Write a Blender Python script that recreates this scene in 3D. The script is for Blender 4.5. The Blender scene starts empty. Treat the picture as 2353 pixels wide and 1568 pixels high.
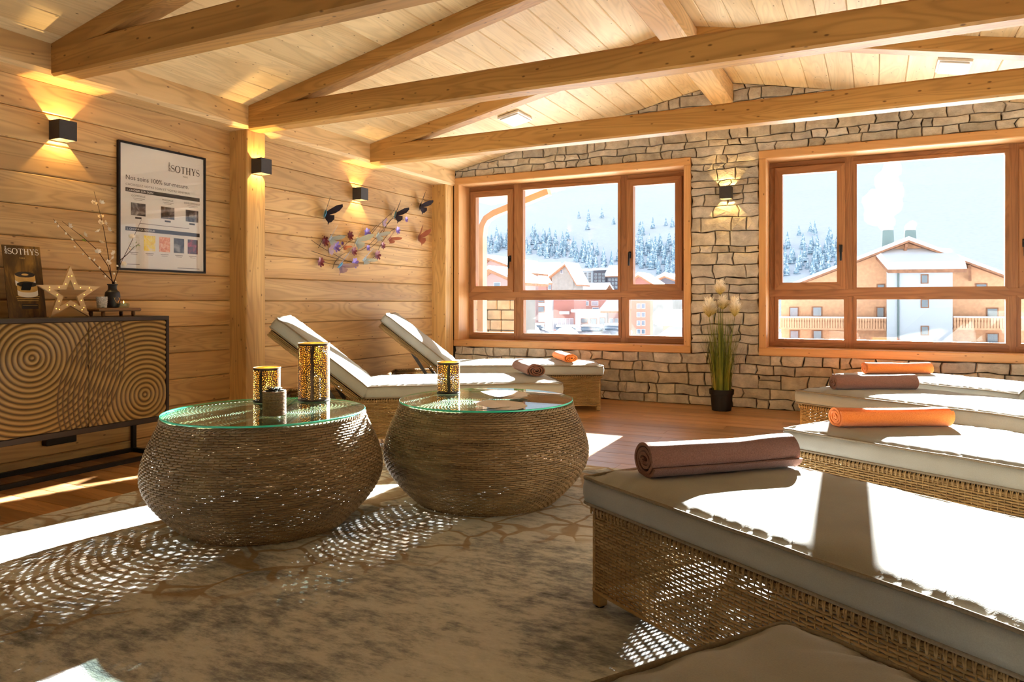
import bpy, bmesh, math, random
from mathutils import Vector, Matrix, noise as mnoise

# ---------------------------------------------------------------- camera, light, exposure
scene = bpy.context.scene
col = scene.collection
YAW = math.radians(26.6)
FPX, CXP, HVP = 1666.0, 1176.5, 696.0
CAMZ = 1.0
cam_data = bpy.data.cameras.new('camera')
cam_data.sensor_width = 36.0
cam_data.lens = 36.0 * FPX / 2353.0
cam_data.shift_y = -(784.0 - HVP) / 2353.0
cam_data.clip_start = 0.02
cam_data.clip_end = 5000
cam = bpy.data.objects.new('camera', cam_data)
cam.location = (0, 0, CAMZ)
cam.rotation_euler = (math.pi / 2, 0, YAW)
col.objects.link(cam)
scene.camera = cam

SUN_TAN = 0.306                      # height of the sun, from the light patches on the floor
sun_dir = Vector((0.03, -1.0, -SUN_TAN)).normalized()
world = bpy.data.worlds.new('winter_sky')
scene.world = world
world.use_nodes = True
wn = world.node_tree
sky = wn.nodes.new('ShaderNodeTexSky')
sky.sky_type = 'NISHITA'
sky.sun_disc = False
sky.sun_elevation = math.atan(SUN_TAN)
sky.sun_rotation = 0.0
sky.altitude = 1800
sky.air_density = 1.0
sky.dust_density = 0.15
haze = wn.nodes.new('ShaderNodeHueSaturation')          # thin winter haze: the whole sky a little paler
haze.inputs['Saturation'].default_value = 0.4
wn.links.new(sky.outputs[0], haze.inputs['Color'])
wn.links.new(haze.outputs[0], wn.nodes['Background'].inputs[0])
wn.nodes['Background'].inputs[1].default_value = 0.165

sun_data = bpy.data.lights.new('sun', 'SUN')
sun_data.energy = 45.0
sun_data.angle = math.radians(0.55)
sun_data.color = (1.0, 0.965, 0.92)
sun = bpy.data.objects.new('sun', sun_data)
sun.rotation_euler = sun_dir.to_track_quat('-Z', 'Y').to_euler()
sun.location = (0, 30, 20)
col.objects.link(sun)

scene.view_settings.view_transform = 'Standard'
scene.view_settings.look = 'None'
scene.view_settings.gamma = 1.0
scene.view_settings.use_curve_mapping = False
scene.view_settings.exposure = 1.65
scene.cycles.diffuse_bounces = 7
scene.cycles.max_bounces = 14
scene.cycles.transparent_max_bounces = 24
scene.cycles.caustics_reflective = False
scene.cycles.caustics_refractive = False

R = random.Random(7)

# ---------------------------------------------------------------- helpers
def ray(u, v):
    a = (u - CXP) / FPX
    b = (HVP - v) / FPX
    c, s = math.cos(YAW), math.sin(YAW)
    return Vector((c * a - s, s * a + c, b))

def px(u, v, x=None, y=None, z=None):
    """point of the photograph's pixel on the plane x=, y= or z="""
    d = ray(u, v)
    if x is not None:
        t = x / d.x
    elif y is not None:
        t = y / d.y
    else:
        t = (z - CAMZ) / d.z
    return Vector((d.x * t, d.y * t, CAMZ + d.z * t))

class MB:
    """collects faces for one mesh"""
    def __init__(self):
        self.v = []
        self.f = []
        self.m = []
    def add(self, vs, fs, mi=0):
        o = len(self.v)
        self.v.extend(tuple(p) for p in vs)
        self.f.extend(tuple(i + o for i in f) for f in fs)
        self.m.extend([mi] * len(fs))
    def box(self, a, b, mi=0):
        (x0, y0, z0), (x1, y1, z1) = a, b
        vs = [(x0, y0, z0), (x1, y0, z0), (x1, y1, z0), (x0, y1, z0), (x0, y0, z1), (x1, y0, z1), (x1, y1, z1), (x0, y1, z1)]
        self.add(vs, [(0, 3, 2, 1), (4, 5, 6, 7), (0, 1, 5, 4), (1, 2, 6, 5), (2, 3, 7, 6), (3, 0, 4, 7)], mi)
    def prism(self, poly, axis, a, b, mi=0):
        """poly: 2D outline, extruded along axis from a to b"""
        n = len(poly)
        def P(p, t):
            return {'x': (t, p[0], p[1]), 'y': (p[0], t, p[1]), 'z': (p[0], p[1], t)}[axis]
        vs = [P(p, a) for p in poly] + [P(p, b) for p in poly]
        fs = [(i, (i + 1) % n, n + (i + 1) % n, n + i) for i in range(n)]
        fs += [tuple(range(n - 1, -1, -1)), tuple(range(n, 2 * n))]
        self.add(vs, fs, mi)
    def bar(self, axis, a, b, p0, p1, ch=0.006, mi=0):
        """beam along axis with chamfered long edges; p0, p1 corners of its section"""
        (c0, d0), (c1, d1) = p0, p1
        poly = [(c0 + ch, d0), (c1 - ch, d0), (c1, d0 + ch), (c1, d1 - ch), (c1 - ch, d1), (c0 + ch, d1), (c0, d1 - ch), (c0, d0 + ch)]
        self.prism(poly, axis, a, b, mi)
    def stick(self, p, q, w, h=None, up=(0, 0, 1), mi=0):
        """rectangular stick from p to q"""
        h = h or w
        p, q = Vector(p), Vector(q)
        d = (q - p).normalized()
        s = d.cross(Vector(up))
        if s.length < 1e-4:
            s = d.cross(Vector((1, 0, 0)))
        s.normalize()
        t = s.cross(d)
        vs = []
        for c in (p, q):
            for (i, j) in ((-1, -1), (1, -1), (1, 1), (-1, 1)):
                vs.append(c + s * (i * w / 2) + t * (j * h / 2))
        self.add(vs, [(3, 2, 1, 0), (4, 5, 6, 7), (0, 1, 5, 4), (1, 2, 6, 5), (2, 3, 7, 6), (3, 0, 4, 7)], mi)
    def tube(self, pts, r, n=6, closed=False, mi=0, rz=None):
        """round tube along pts; r a number or a list"""
        pts = [Vector(p) for p in pts]
        m = len(pts)
        vs, fs = [], []
        prev = None
        for i, p in enumerate(pts):
            if closed:
                d = pts[(i + 1) % m] - pts[i - 1]
            else:
                d = pts[min(i + 1, m - 1)] - pts[max(i - 1, 0)]
            if d.length < 1e-9:
                d = Vector((0, 0, 1))
            d.normalize()
            ref = Vector((0, 0, 1)) if abs(d.z) < 0.95 else Vector((1, 0, 0))
            s = d.cross(ref).normalized()
            t = s.cross(d)
            rr = r[i] if isinstance(r, (list, tuple)) else r
            for k in range(n):
                a = 2 * math.pi * (k + 0.5) / n
                vs.append(p + s * (math.cos(a) * rr) + t * (math.sin(a) * (rz if rz else rr)))
        seg = m if closed else m - 1
        for i in range(seg):
            j = (i + 1) % m
            for k in range(n):
                k2 = (k + 1) % n
                fs.append((i * n + k, i * n + k2, j * n + k2, j * n + k))
        if not closed:
            fs.append(tuple(range(n - 1, -1, -1)))
            fs.append(tuple((m - 1) * n + k for k in range(n)))
        self.add(vs, fs, mi)
    def lathe(self, prof, n=32, c=(0, 0, 0), mi=0, cap0=True, cap1=True):
        vs, fs = [], []
        for (r, z) in prof:
            for k in range(n):
                a = 2 * math.pi * k / n
                vs.append((c[0] + r * math.cos(a), c[1] + r * math.sin(a), c[2] + z))
        m = len(prof)
        for i in range(m - 1):
            for k in range(n):
                k2 = (k + 1) % n
                fs.append((i * n + k, i * n + k2, (i + 1) * n + k2, (i + 1) * n + k))
        if cap0:
            fs.append(tuple(range(n - 1, -1, -1)))
        if cap1:
            fs.append(tuple((m - 1) * n + k for k in range(n)))
        self.add(vs, fs, mi)
    def mesh(self, name, mats, smooth=False):
        me = bpy.data.meshes.new(name)
        me.from_pydata(self.v, [], self.f)
        if not isinstance(mats, (list, tuple)):
            mats = [mats]
        for m in mats:
            me.materials.append(m)
        if len(mats) > 1:
            me.polygons.foreach_set('material_index', self.m)
        if smooth:
            me.polygons.foreach_set('use_smooth', [True] * len(me.polygons))
        me.update()
        return me
    def build(self, name, mats, parent=None, smooth=False, loc=None, auto=None):
        me = self.mesh(name, mats, smooth)
        if auto is not None:
            me.set_sharp_from_angle(angle=math.radians(auto))
        return put(name, me, parent, loc)

def put(name, me, parent=None, loc=None, rot=None):
    o = bpy.data.objects.new(name, me)
    col.objects.link(o)
    if parent is not None:
        o.parent = parent
    if loc is not None:
        o.location = loc
    if rot is not None:
        o.rotation_euler = rot
    return o

def tag(o, label=None, cat=None, group=None, kind=None):
    if label:
        o['label'] = label
    if cat:
        o['category'] = cat
    if group:
        o['group'] = group
    if kind:
        o['kind'] = kind
    return o

def empty(name, loc=(0, 0, 0), rz=0.0, parent=None):
    o = bpy.data.objects.new(name, None)
    o.empty_display_size = 0.1
    col.objects.link(o)
    o.location = loc
    o.rotation_euler = (0, 0, rz)
    if parent is not None:
        o.parent = parent
    return o

def copy_tree(o, parent=None):
    c = o.copy()
    col.objects.link(c)
    c.parent = parent
    for ch in list(o.children):
        copy_tree(ch, c)
    return c

def bevel_box(a, b, r, seg=2):
    """bevelled box as (verts, faces)"""
    bm = bmesh.new()
    bmesh.ops.create_cube(bm, size=1.0)
    for v in bm.verts:
        v.co = Vector([(a[i] + b[i]) / 2 + v.co[i] * (b[i] - a[i]) for i in range(3)])
    bmesh.ops.bevel(bm, geom=bm.edges[:], offset=r, segments=seg, affect='EDGES', profile=0.5)
    bm.verts.index_update()
    vs = [v.co.copy() for v in bm.verts]
    fs = [tuple(v.index for v in f.verts) for f in bm.faces]
    bm.free()
    return vs, fs

def text_geo(body, size=1.0):
    cu = bpy.data.curves.new('lettering', 'FONT')
    cu.body = body
    cu.size = size
    cu.resolution_u = 3
    ob = bpy.data.objects.new('lettering', cu)
    me = bpy.data.meshes.new_from_object(ob)
    vs = [v.co.copy() for v in me.vertices]
    fs = [tuple(p.vertices) for p in me.polygons]
    bpy.data.meshes.remove(me)
    bpy.data.objects.remove(ob)
    bpy.data.curves.remove(cu)
    return vs, fs

# ---------------------------------------------------------------- materials
def srgb(r, g, b):
    def f(c):
        c /= 255.0
        return c / 12.92 if c <= 0.04045 else ((c + 0.055) / 1.055) ** 2.4
    return (f(r), f(g), f(b), 1.0)

def base_mat(name, rough=0.6, metallic=0.0, spec=0.3):
    m = bpy.data.materials.new(name)
    m.use_nodes = True
    nt = m.node_tree
    b = nt.nodes['Principled BSDF']
    b.inputs['Roughness'].default_value = rough
    b.inputs['Metallic'].default_value = metallic
    b.inputs['Specular IOR Level'].default_value = spec
    return m, nt, b

def N(nt, typ, **kw):
    n = nt.nodes.new(typ)
    for k, v in kw.items():
        if k.startswith('in_'):
            key = k[3:]
            n.inputs[int(key) if key.isdigit() else key].default_value = v
        else:
            setattr(n, k, v)
    return n

def mixc(nt, fac, a, b, blend='MIX'):
    n = nt.nodes.new('ShaderNodeMix')
    n.data_type = 'RGBA'
    n.blend_type = blend
    for sock, val in ((n.inputs[0], fac), (n.inputs[6], a), (n.inputs[7], b)):
        if hasattr(val, 'is_output') or isinstance(val, bpy.types.NodeSocket):
            nt.links.new(val, sock)
        else:
            sock.default_value = val
    return n.outputs[2]

def math_n(nt, op, a, b=None, clamp=False):
    n = nt.nodes.new('ShaderNodeMath')
    n.operation = op
    n.use_clamp = clamp
    for i, val in enumerate((a, b)):
        if val is None:
            continue
        if isinstance(val, bpy.types.NodeSocket):
            nt.links.new(val, n.inputs[i])
        else:
            n.inputs[i].default_value = val
    return n.outputs[0]

def ramp(nt, fac, stops):
    n = nt.nodes.new('ShaderNodeValToRGB')
    nt.links.new(fac, n.inputs[0])
    el = n.color_ramp.elements
    el[0].position, el[0].color = stops[0]
    el[1].position, el[1].color = stops[-1]
    for p, c in stops[1:-1]:
        e = el.new(p)
        e.color = c
    return n.outputs[0]

def coords(nt, scale, rnd=True):
    tc = N(nt, 'ShaderNodeTexCoord')
    src = tc.outputs['Object']
    if rnd:
        oi = N(nt, 'ShaderNodeObjectInfo')
        cx = N(nt, 'ShaderNodeCombineXYZ')
        for i, k in enumerate((37.0, 71.0, 53.0)):
            nt.links.new(math_n(nt, 'MULTIPLY', oi.outputs['Random'], k), cx.inputs[i])
        va = N(nt, 'ShaderNodeVectorMath', operation='ADD')
        nt.links.new(src, va.inputs[0])
        nt.links.new(cx.outputs[0], va.inputs[1])
        src = va.outputs[0]
    mp = N(nt, 'ShaderNodeMapping')
    mp.inputs['Scale'].default_value = scale
    nt.links.new(src, mp.inputs['Vector'])
    return mp.outputs[0]

def noise_t(nt, vec, scale=1.0, detail=3.0, rough=0.5, dist=0.0):
    n = N(nt, 'ShaderNodeTexNoise')
    nt.links.new(vec, n.inputs['Vector'])
    n.inputs['Scale'].default_value = scale
    n.inputs['Detail'].default_value = detail
    n.inputs['Roughness'].default_value = rough
    n.inputs['Distortion'].default_value = dist
    return n.outputs['Fac']

def bump(nt, bsdf, h, strength, dist=0.01):
    b = N(nt, 'ShaderNodeBump')
    b.inputs['Strength'].default_value = strength
    b.inputs['Distance'].default_value = dist
    nt.links.new(h, b.inputs['Height'])
    nt.links.new(b.outputs[0], bsdf.inputs['Normal'])

def axis_scale(axis, along, across):
    return tuple(along if a == axis else across for a in 'xyz')

def wood(name, dark, light, axis, rough=0.5, knots=0.09, rings=0.35, var=0.35, knotc=(70, 38, 16), spec=0.35):
    m, nt, b = base_mat(name, rough, 0, spec)
    lo = noise_t(nt, coords(nt, axis_scale(axis, 0.55, 5.5)), 1.0, 2.0, 0.5, 0.6)
    fine = noise_t(nt, coords(nt, axis_scale(axis, 2.2, 85.0)), 1.0, 3.0, 0.6)
    ring = math_n(nt, 'SINE', math_n(nt, 'MULTIPLY', lo, 95.0))
    ring = math_n(nt, 'POWER', math_n(nt, 'MULTIPLY_ADD', ring, 0.5), 2.0)
    ring = math_n(nt, 'ADD', ring, 0.0, True)
    c0 = ramp(nt, lo, [(0.30, srgb(*dark)), (0.70, srgb(*light))])
    f = math_n(nt, 'MULTIPLY', ring, rings)
    c1 = mixc(nt, f, c0, srgb(*[int(k * 0.72) for k in dark]))
    c2 = mixc(nt, math_n(nt, 'MULTIPLY', fine, 0.30), c1, srgb(*[int(k * 0.8) for k in dark]))
    vo = N(nt, 'ShaderNodeTexVoronoi')
    nt.links.new(coords(nt, axis_scale(axis, 1.7, 3.6)), vo.inputs['Vector'])
    kn = N(nt, 'ShaderNodeMapRange')
    kn.inputs['From Min'].default_value = knots * 1.25
    kn.inputs['From Max'].default_value = knots * 0.55
    nt.links.new(vo.outputs['Distance'], kn.inputs['Value'])
    c3 = mixc(nt, math_n(nt, 'MULTIPLY', kn.outputs[0], 0.75), c2, srgb(*knotc))
    oi = N(nt, 'ShaderNodeObjectInfo')
    val = math_n(nt, 'ADD', math_n(nt, 'MULTIPLY', oi.outputs['Random'], var), 1.0 - var / 2)
    hsv = N(nt, 'ShaderNodeHueSaturation')
    nt.links.new(c3, hsv.inputs['Color'])
    nt.links.new(val, hsv.inputs['Value'])
    nt.links.new(hsv.outputs[0], b.inputs['Base Color'])
    bump(nt, b, math_n(nt, 'ADD', fine, ring), 0.12, 0.002)
    return m

def plain(name, c, rough=0.6, metallic=0.0, spec=0.3, var=0.12, sc=30.0, bmp=0.0, emit=None, estr=0.0, c2=None):
    m, nt, b = base_mat(name, rough, metallic, spec)
    n = noise_t(nt, coords(nt, (sc, sc, sc)), 1.0, 3.0)
    d = c2 or tuple(int(k * (1 - var)) for k in c)
    cc = ramp(nt, n, [(0.3, srgb(*d)), (0.7, srgb(*c))])
    nt.links.new(cc, b.inputs['Base Color'])
    if bmp:
        bump(nt, b, n, bmp, 0.004)
    if emit:
        b.inputs['Emission Color'].default_value = srgb(*emit)
        b.inputs['Emission Strength'].default_value = estr
    return m

def clear_glass(name, tint=(1, 1, 1, 1), gloss=1.0, rough=0.0):
    m = bpy.data.materials.new(name)
    m.use_nodes = True
    nt = m.node_tree
    nt.nodes.clear()
    out = N(nt, 'ShaderNodeOutputMaterial')
    tr = N(nt, 'ShaderNodeBsdfTransparent')
    tr.inputs[0].default_value = tint
    gl = N(nt, 'ShaderNodeBsdfGlossy')
    gl.inputs['Roughness'].default_value = rough
    fr = N(nt, 'ShaderNodeFresnel')
    geo = N(nt, 'ShaderNodeNewGeometry')      # same reflectance from both faces of the sheet
    nt.links.new(math_n(nt, 'SUBTRACT', 1.5, math_n(nt, 'MULTIPLY', geo.outputs['Backfacing'], 1.5 - 1 / 1.5)), fr.inputs['IOR'])
    mx = N(nt, 'ShaderNodeMixShader')
    nt.links.new(math_n(nt, 'MULTIPLY', fr.outputs[0], gloss, True), mx.inputs[0])
    nt.links.new(tr.outputs[0], mx.inputs[1])
    nt.links.new(gl.outputs[0], mx.inputs[2])
    nt.links.new(mx.outputs[0], out.inputs[0])
    return m

M = {}
M['wall_wood'] = wood('spruce_wall_boards', (182, 142, 92), (214, 178, 124), 'y')
M['wall_wood_x'] = wood('spruce_wall_boards_side', (182, 142, 92), (214, 178, 124), 'x')
M['ceil_wood'] = wood('pale_spruce_ceiling_boards', (216, 186, 138), (240, 218, 174), 'y', rings=0.2, knots=0.08, var=0.10)
M['beam_x'] = wood('spruce_beam_across', (170, 124, 66), (204, 158, 92), 'x', var=0.1, knots=0.11)
M['beam_y'] = wood('spruce_beam_along', (206, 166, 112), (230, 196, 144), 'y', var=0.1)
M['post'] = wood('spruce_post', (192, 148, 86), (220, 180, 118), 'z', var=0.1)
M['floor_wood'] = wood('oak_floor_boards', (142, 102, 62), (190, 142, 94), 'x', rough=0.34, knots=0.05, var=0.5, spec=0.5)
M['case_x'] = wood('larch_casing_across', (194, 142, 86), (216, 166, 110), 'x', var=0.08, rings=0.15)
M['case_z'] = wood('larch_casing_upright', (194, 142, 86), (216, 166, 110), 'z', var=0.08, rings=0.15)
M['sash_x'] = wood('stained_larch_across', (140, 92, 56), (174, 124, 80), 'x', var=0.1, knots=0.04)
M['sash_z'] = wood('stained_larch_upright', (140, 92, 56), (174, 124, 80), 'z', var=0.1, knots=0.04)
M['pane'] = clear_glass('window_glass', (0.97, 0.985, 0.98, 1), 0.8)
M['plaster'] = plain('white_bounce_plaster', (226, 222, 212), 0.9, var=0.04, sc=4)  # white chosen for the unseen end wall, to bounce light forward
M['mortar'] = plain('dark_joint', (52, 40, 28), 0.95, sc=20)
M['black_metal'] = plain('black_metal', (34, 31, 30), 0.45, 0.4, var=0.2)
M['lamp_grey'] = plain('anthracite_lamp_paint', (62, 60, 60), 0.55, 0.0, var=0.08)
M['white_plastic'] = plain('white_plastic', (232, 232, 230), 0.4, var=0.04)
M['handle'] = plain('black_handle', (26, 25, 26), 0.35, 0.3)

def stone_mat():
    m, nt, b = base_mat('grey_brown_wall_stone', 0.9, 0, 0.15)
    n1 = noise_t(nt, coords(nt, (9, 9, 9)), 1.0, 5.0, 0.6)
    n2 = noise_t(nt, coords(nt, (55, 55, 90)), 1.0, 4.0, 0.6)
    c = ramp(nt, n1, [(0.3, srgb(148, 140, 126)), (0.52, srgb(178, 169, 153)), (0.72, srgb(204, 194, 176))])
    c = mixc(nt, math_n(nt, 'MULTIPLY', n2, 0.3), c, srgb(124, 110, 92))
    oi = N(nt, 'ShaderNodeObjectInfo')
    hsv = N(nt, 'ShaderNodeHueSaturation')
    nt.links.new(c, hsv.inputs['Color'])
    nt.links.new(math_n(nt, 'MULTIPLY_ADD', oi.outputs['Random'], 0.4), hsv.inputs['Value'])
    nt.nodes[-1]
    for l in hsv.inputs['Value'].links:
        l.from_node.inputs[2].default_value = 0.92
    wn_ = N(nt, 'ShaderNodeTexWhiteNoise')
    wn_.noise_dimensions = '1D'
    nt.links.new(oi.outputs['Random'], wn_.inputs['W'])
    nt.links.new(math_n(nt, 'ADD', math_n(nt, 'MULTIPLY', wn_.outputs['Value'], 0.5), 0.7), hsv.inputs['Saturation'])
    nt.links.new(hsv.outputs[0], b.inputs['Base Color'])
    bump(nt, b, math_n(nt, 'ADD', n1, math_n(nt, 'MULTIPLY', n2, 0.6)), 0.6, 0.012)
    return m
M['stone'] = stone_mat()

# ================================================================ the room
XL, XR, YB, YF = -4.50, 1.87, 7.17, -2.2
RX, RZ, RS = -1.315, 3.128, 0.206
def roofz(x):
    return RZ - RS * abs(x - RX)

# ---- floor
fl = MB()
fl.box((XL - 0.2, YF - 0.1, -0.10), (XR + 0.2, YB + 0.3, -0.022))
floor = tag(fl.build('floor', M['mortar']), 'warm brown oak board floor of the relaxation room', None, None, 'structure')
rf = random.Random(3)
y = YF
while y < YB + 0.02:
    w = 0.142
    x = XL - rf.random() * 1.2
    while x < XR:
        L = rf.uniform(1.1, 2.3)
        a, b = max(x, XL), min(x + L, XR)
        if b - a > 0.12:
            mb = MB()
            mb.bar('x', a + 0.0008, b - 0.0008, (y + 0.0008, -0.022), (min(y + w, YB + 0.03) - 0.0008, rf.uniform(-0.0008, 0.0)), 0.0018)
            mb.build('plank', M['floor_wood'], floor)
        x += L
    y += w

# ---- left wall: boards between posts
wl = MB()
wl.box((XL - 0.30, YF - 0.1, -0.1), (XL - 0.03, YB + 0.33, 2.60))
wall_left = tag(wl.build('wall_left', M['mortar']), 'left wall of wide horizontal spruce boards', None, None, 'structure')
seams = [2.34] + [2.153 - 0.1895 * k for k in range(12)]
seams = [s for s in seams if s > 0.03] + [-0.005]
for (ya, yb_) in ((YF, 1.07), (1.265, 4.07), (4.265, 6.955)):
    for i in range(len(seams) - 1):
        mb = MB()
        mb.bar('y', ya, yb_, (XL - 0.03, seams[i + 1] + 0.0012), (XL, seams[i] - 0.0012), 0.007)
        mb.build('plank', M['wall_wood'], wall_left)
for (ya, yb_) in ((1.07, 1.265), (4.07, 4.265), (6.955, 7.13)):
    mb = MB()
    mb.bar('z', 0, 2.335, (XL - 0.03, ya), (-4.32, yb_), 0.008)
    mb.build('post', M['post'], wall_left)
mb = MB()
mb.prism([(XL - 0.05, 2.335), (-4.325, 2.335), (-4.30, 2.36), (-4.30, roofz(-4.30)), (XL - 0.05, roofz(XL - 0.05))], 'y', YF, 7.13)
mb.build('wall_plate', M['beam_y'], wall_left)

# ---- right wall and wall behind the camera
wr = MB()
wr.box((XR + 0.03, YF - 0.1, -0.1), (XR + 0.3, YB + 0.33, 2.60))
wall_right = tag(wr.build('wall_right', M['mortar']), 'right wall of horizontal spruce boards', None, None, 'structure')
for i in range(len(seams) - 1):
    mb = MB()
    mb.bar('y', YF, 7.13, (XR, seams[i + 1] + 0.0012), (XR + 0.03, seams[i] - 0.0012), 0.007)
    mb.build('plank', M['wall_wood'], wall_right)
mb = MB()
mb.prism([(XR + 0.05, 2.335), (XR + 0.05, roofz(XR + 0.05)), (1.67, roofz(1.67)), (1.67, 2.36), (1.695, 2.335)], 'y', YF, 7.13)
mb.build('wall_plate', M['beam_y'], wall_right)
wf = MB()
wf.box((XL - 0.05, YF - 0.3, -0.1), (XR + 0.05, YF, 2.34))
wf.prism([(XL - 0.05, 2.34), (XR + 0.05, 2.34), (XR + 0.05, roofz(XR + 0.05) - 0.001), (RX, RZ - 0.001), (XL - 0.05, roofz(XL - 0.05) - 0.001)], 'y', YF - 0.3, YF)
wall_front = tag(wf.build('wall_front', M['plaster']), 'unseen end wall behind the viewpoint, made white to bounce light', None, None, 'structure')

# ---- ceiling: boards along the room under a roof slab
cm = MB()
e = 0.45
cm.prism([(XL - e, roofz(XL - e) + 0.03), (RX, RZ + 0.03), (XR + e, roofz(XR + e) + 0.03), (XR + e, roofz(XR + e) + 0.25), (RX, RZ + 0.25), (XL - e, roofz(XL - e) + 0.25)], 'y', YF - 0.4, YB + 0.45)
ceiling = tag(cm.build('ceiling', M['mortar']), 'pitched ceiling of pale spruce boards', None, None, 'structure')
bw = 0.192
for side in (-1, 1):
    k = 0
    while True:
        a, b = RX + side * bw * k, RX + side * bw * (k + 1)
        lim = XL - 0.25 if side < 0 else XR + 0.25
        if (a - lim) * side > 0:
            break
        x0, x1 = min(a, b), max(a, b)
        za, zb = roofz(x0), roofz(x1)
        g, c, t = 0.001, 0.006, 0.028
        s = (zb - za) / (x1 - x0)
        poly = [(x0 + g, za + c + g * s), (x0 + c, za + c * s), (x1 - c, zb - c * s), (x1 - g, zb + c - g * s), (x1 - g, zb + t), (x0 + g, za + t)]
        mb = MB()
        mb.prism(poly, 'y', YF, YB + 0.03)
        mb.build('plank', M['ceil_wood'], ceiling)
        k += 1

# ---- roof trusses and ridge beam
truss_names = {5.569: 'roof truss nearest the stone wall, tie beam and rafters of spruce', 4.07: 'middle roof truss, tie beam and rafters of spruce above the lamp post',
               2.58: 'roof truss nearest the viewer, dark spruce tie beam at upper left', 1.07: 'roof truss above the viewpoint'}
TT = 0.135
for y0, lab in truss_names.items():
    t = tag(empty('roof_truss', (RX, y0, 2.325)), lab, 'roof truss', 'roof trusses', 'structure')
    mb = MB()
    mb.bar('x', -4.30 - RX, 1.67 - RX, (0, 0), (TT, 0.172), 0.014)
    mb.build('tie_beam', M['beam_x'], t)
    for side in (-1, 1):
        L = (4.30 + RX)
        poly = []
        pts_t, pts_b = [], []
        for k in range(2):
            xx = side * (0.0 if k == 0 else L)
            zt = roofz(RX + xx) - 2.325 - 0.001
            pts_t.append((xx, zt))
            pts_b.append((xx, zt - 0.108))
        c = 0.012
        a0, a1, b0, b1 = pts_t[0], pts_t[1], pts_b[0], pts_b[1]
        vs, fs = [], []
        for (p_t, p_b) in ((a0, b0), (a1, b1)):
            vs += [(p_t[0], -0.001, p_t[1]), (p_b[0], -0.001, p_b[1] + c), (p_b[0], c, p_b[1]), (p_b[0], TT - c, p_b[1]), (p_b[0], TT + 0.001, p_b[1] + c), (p_t[0], TT + 0.001, p_t[1])]
        fs = [(i, (i + 1) % 6, 6 + (i + 1) % 6, 6 + i) for i in range(6)] + [(5, 4, 3, 2, 1, 0), (6, 7, 8, 9, 10, 11)]
        if side > 0:
            fs = [tuple(reversed(f)) for f in fs]
        rm = MB()
        rm.add(vs, fs)
        rm.build('rafter', M['beam_x'], t)
rb = MB()
rb.bar('y', YF, YB + 0.02, (RX - 0.10, 2.915), (RX + 0.10, RZ - 0.022), 0.014)
tag(rb.build('ridge_beam', M['beam_y']), 'spruce ridge beam running along the peak of the ceiling', 'beam', None, 'structure')

# ---- stone wall with two window openings
W1 = dict(x0=-4.318, x1=-1.617, z0=0.503, z1=2.428)
W2 = dict(x0=-0.977, x1=1.80, z0=0.503, z1=2.428)
bk = MB()
ya, yb_ = 7.185, 7.50
def wall_piece(x0, x1, z0, z1=None):
    if z1 is None:
        xs = [x0] + ([RX] if x0 < RX < x1 else []) + [x1]
        poly = [(x0, z0), (x1, z0)] + [(x, roofz(x) + 0.025) for x in reversed(xs)]
    else:
        poly = [(x0, z0), (x1, z0), (x1, z1), (x0, z1)]
    bk.prism(poly, 'y', ya, yb_)
wall_piece(-4.75, W1['x0'], -0.1)
wall_piece(W1['x0'], W1['x1'], -0.1, W1['z0'])
wall_piece(W1['x0'], W1['x1'], W1['z1'])
wall_piece(W1['x1'], W2['x0'], -0.1)
wall_piece(W2['x0'], W2['x1'], -0.1, W2['z0'])
wall_piece(W2['x0'], W2['x1'], W2['z1'])
wall_piece(W2['x1'], 2.1, -0.1)
wall_back = tag(bk.build('wall_back', M['mortar']), 'gable wall of rough dry-laid stone around two windows', None, None, 'structure')

rs = random.Random(11)
rows = []
def split_rows(z0, z1, n):
    hs = [rs.uniform(0.6, 1.45) for _ in range(n)]
    t = sum(hs)
    z = z0
    for h in hs:
        rows.append((z, z + h / t * (z1 - z0)))
        z += h / t * (z1 - z0)
split_rows(0.0, 0.503, 5)
split_rows(0.503, 2.428, 20)
split_rows(2.428, 3.16, 7)
stones = []
for (z0, z1) in rows:
    zc = (z0 + z1) / 2
    if 0.5 < zc < 2.43:
        segs = [(W1['x1'], W2['x0']), (W2['x1'], XR)]
    elif zc < 0.5:
        segs = [(-4.32, XR)]
    else:
        dx = (RZ - z0) / RS
        segs = [(max(-4.32, RX - dx), min(XR, RX + dx))]
    for (a, b) in segs:
        x = a
        while x < b - 0.02:
            w = rs.choice([rs.uniform(0.08, 0.16), rs.uniform(0.15, 0.26), rs.uniform(0.2, 0.32)])
            if b - (x + w) < 0.09:
                w = b - x
            zz0, zz1 = z0, z1
            if zc > 2.43 and w > 0.2:
                pass
            x1 = x + w
            if (z1 - z0) > 0.095 and rs.random() < 0.16 and w < 0.2:
                zm = z0 + (z1 - z0) * rs.uniform(0.35, 0.65)
                stones.append((x, x1, z0, zm))
                stones.append((x, x1, zm, z1))
            else:
                stones.append((x, x1, z0, z1))
            x = x1
def jit(x, z, k):
    p = Vector((x * 7.3, z * 9.1, k * 3.7))
    return mnoise.noise(p)
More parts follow.
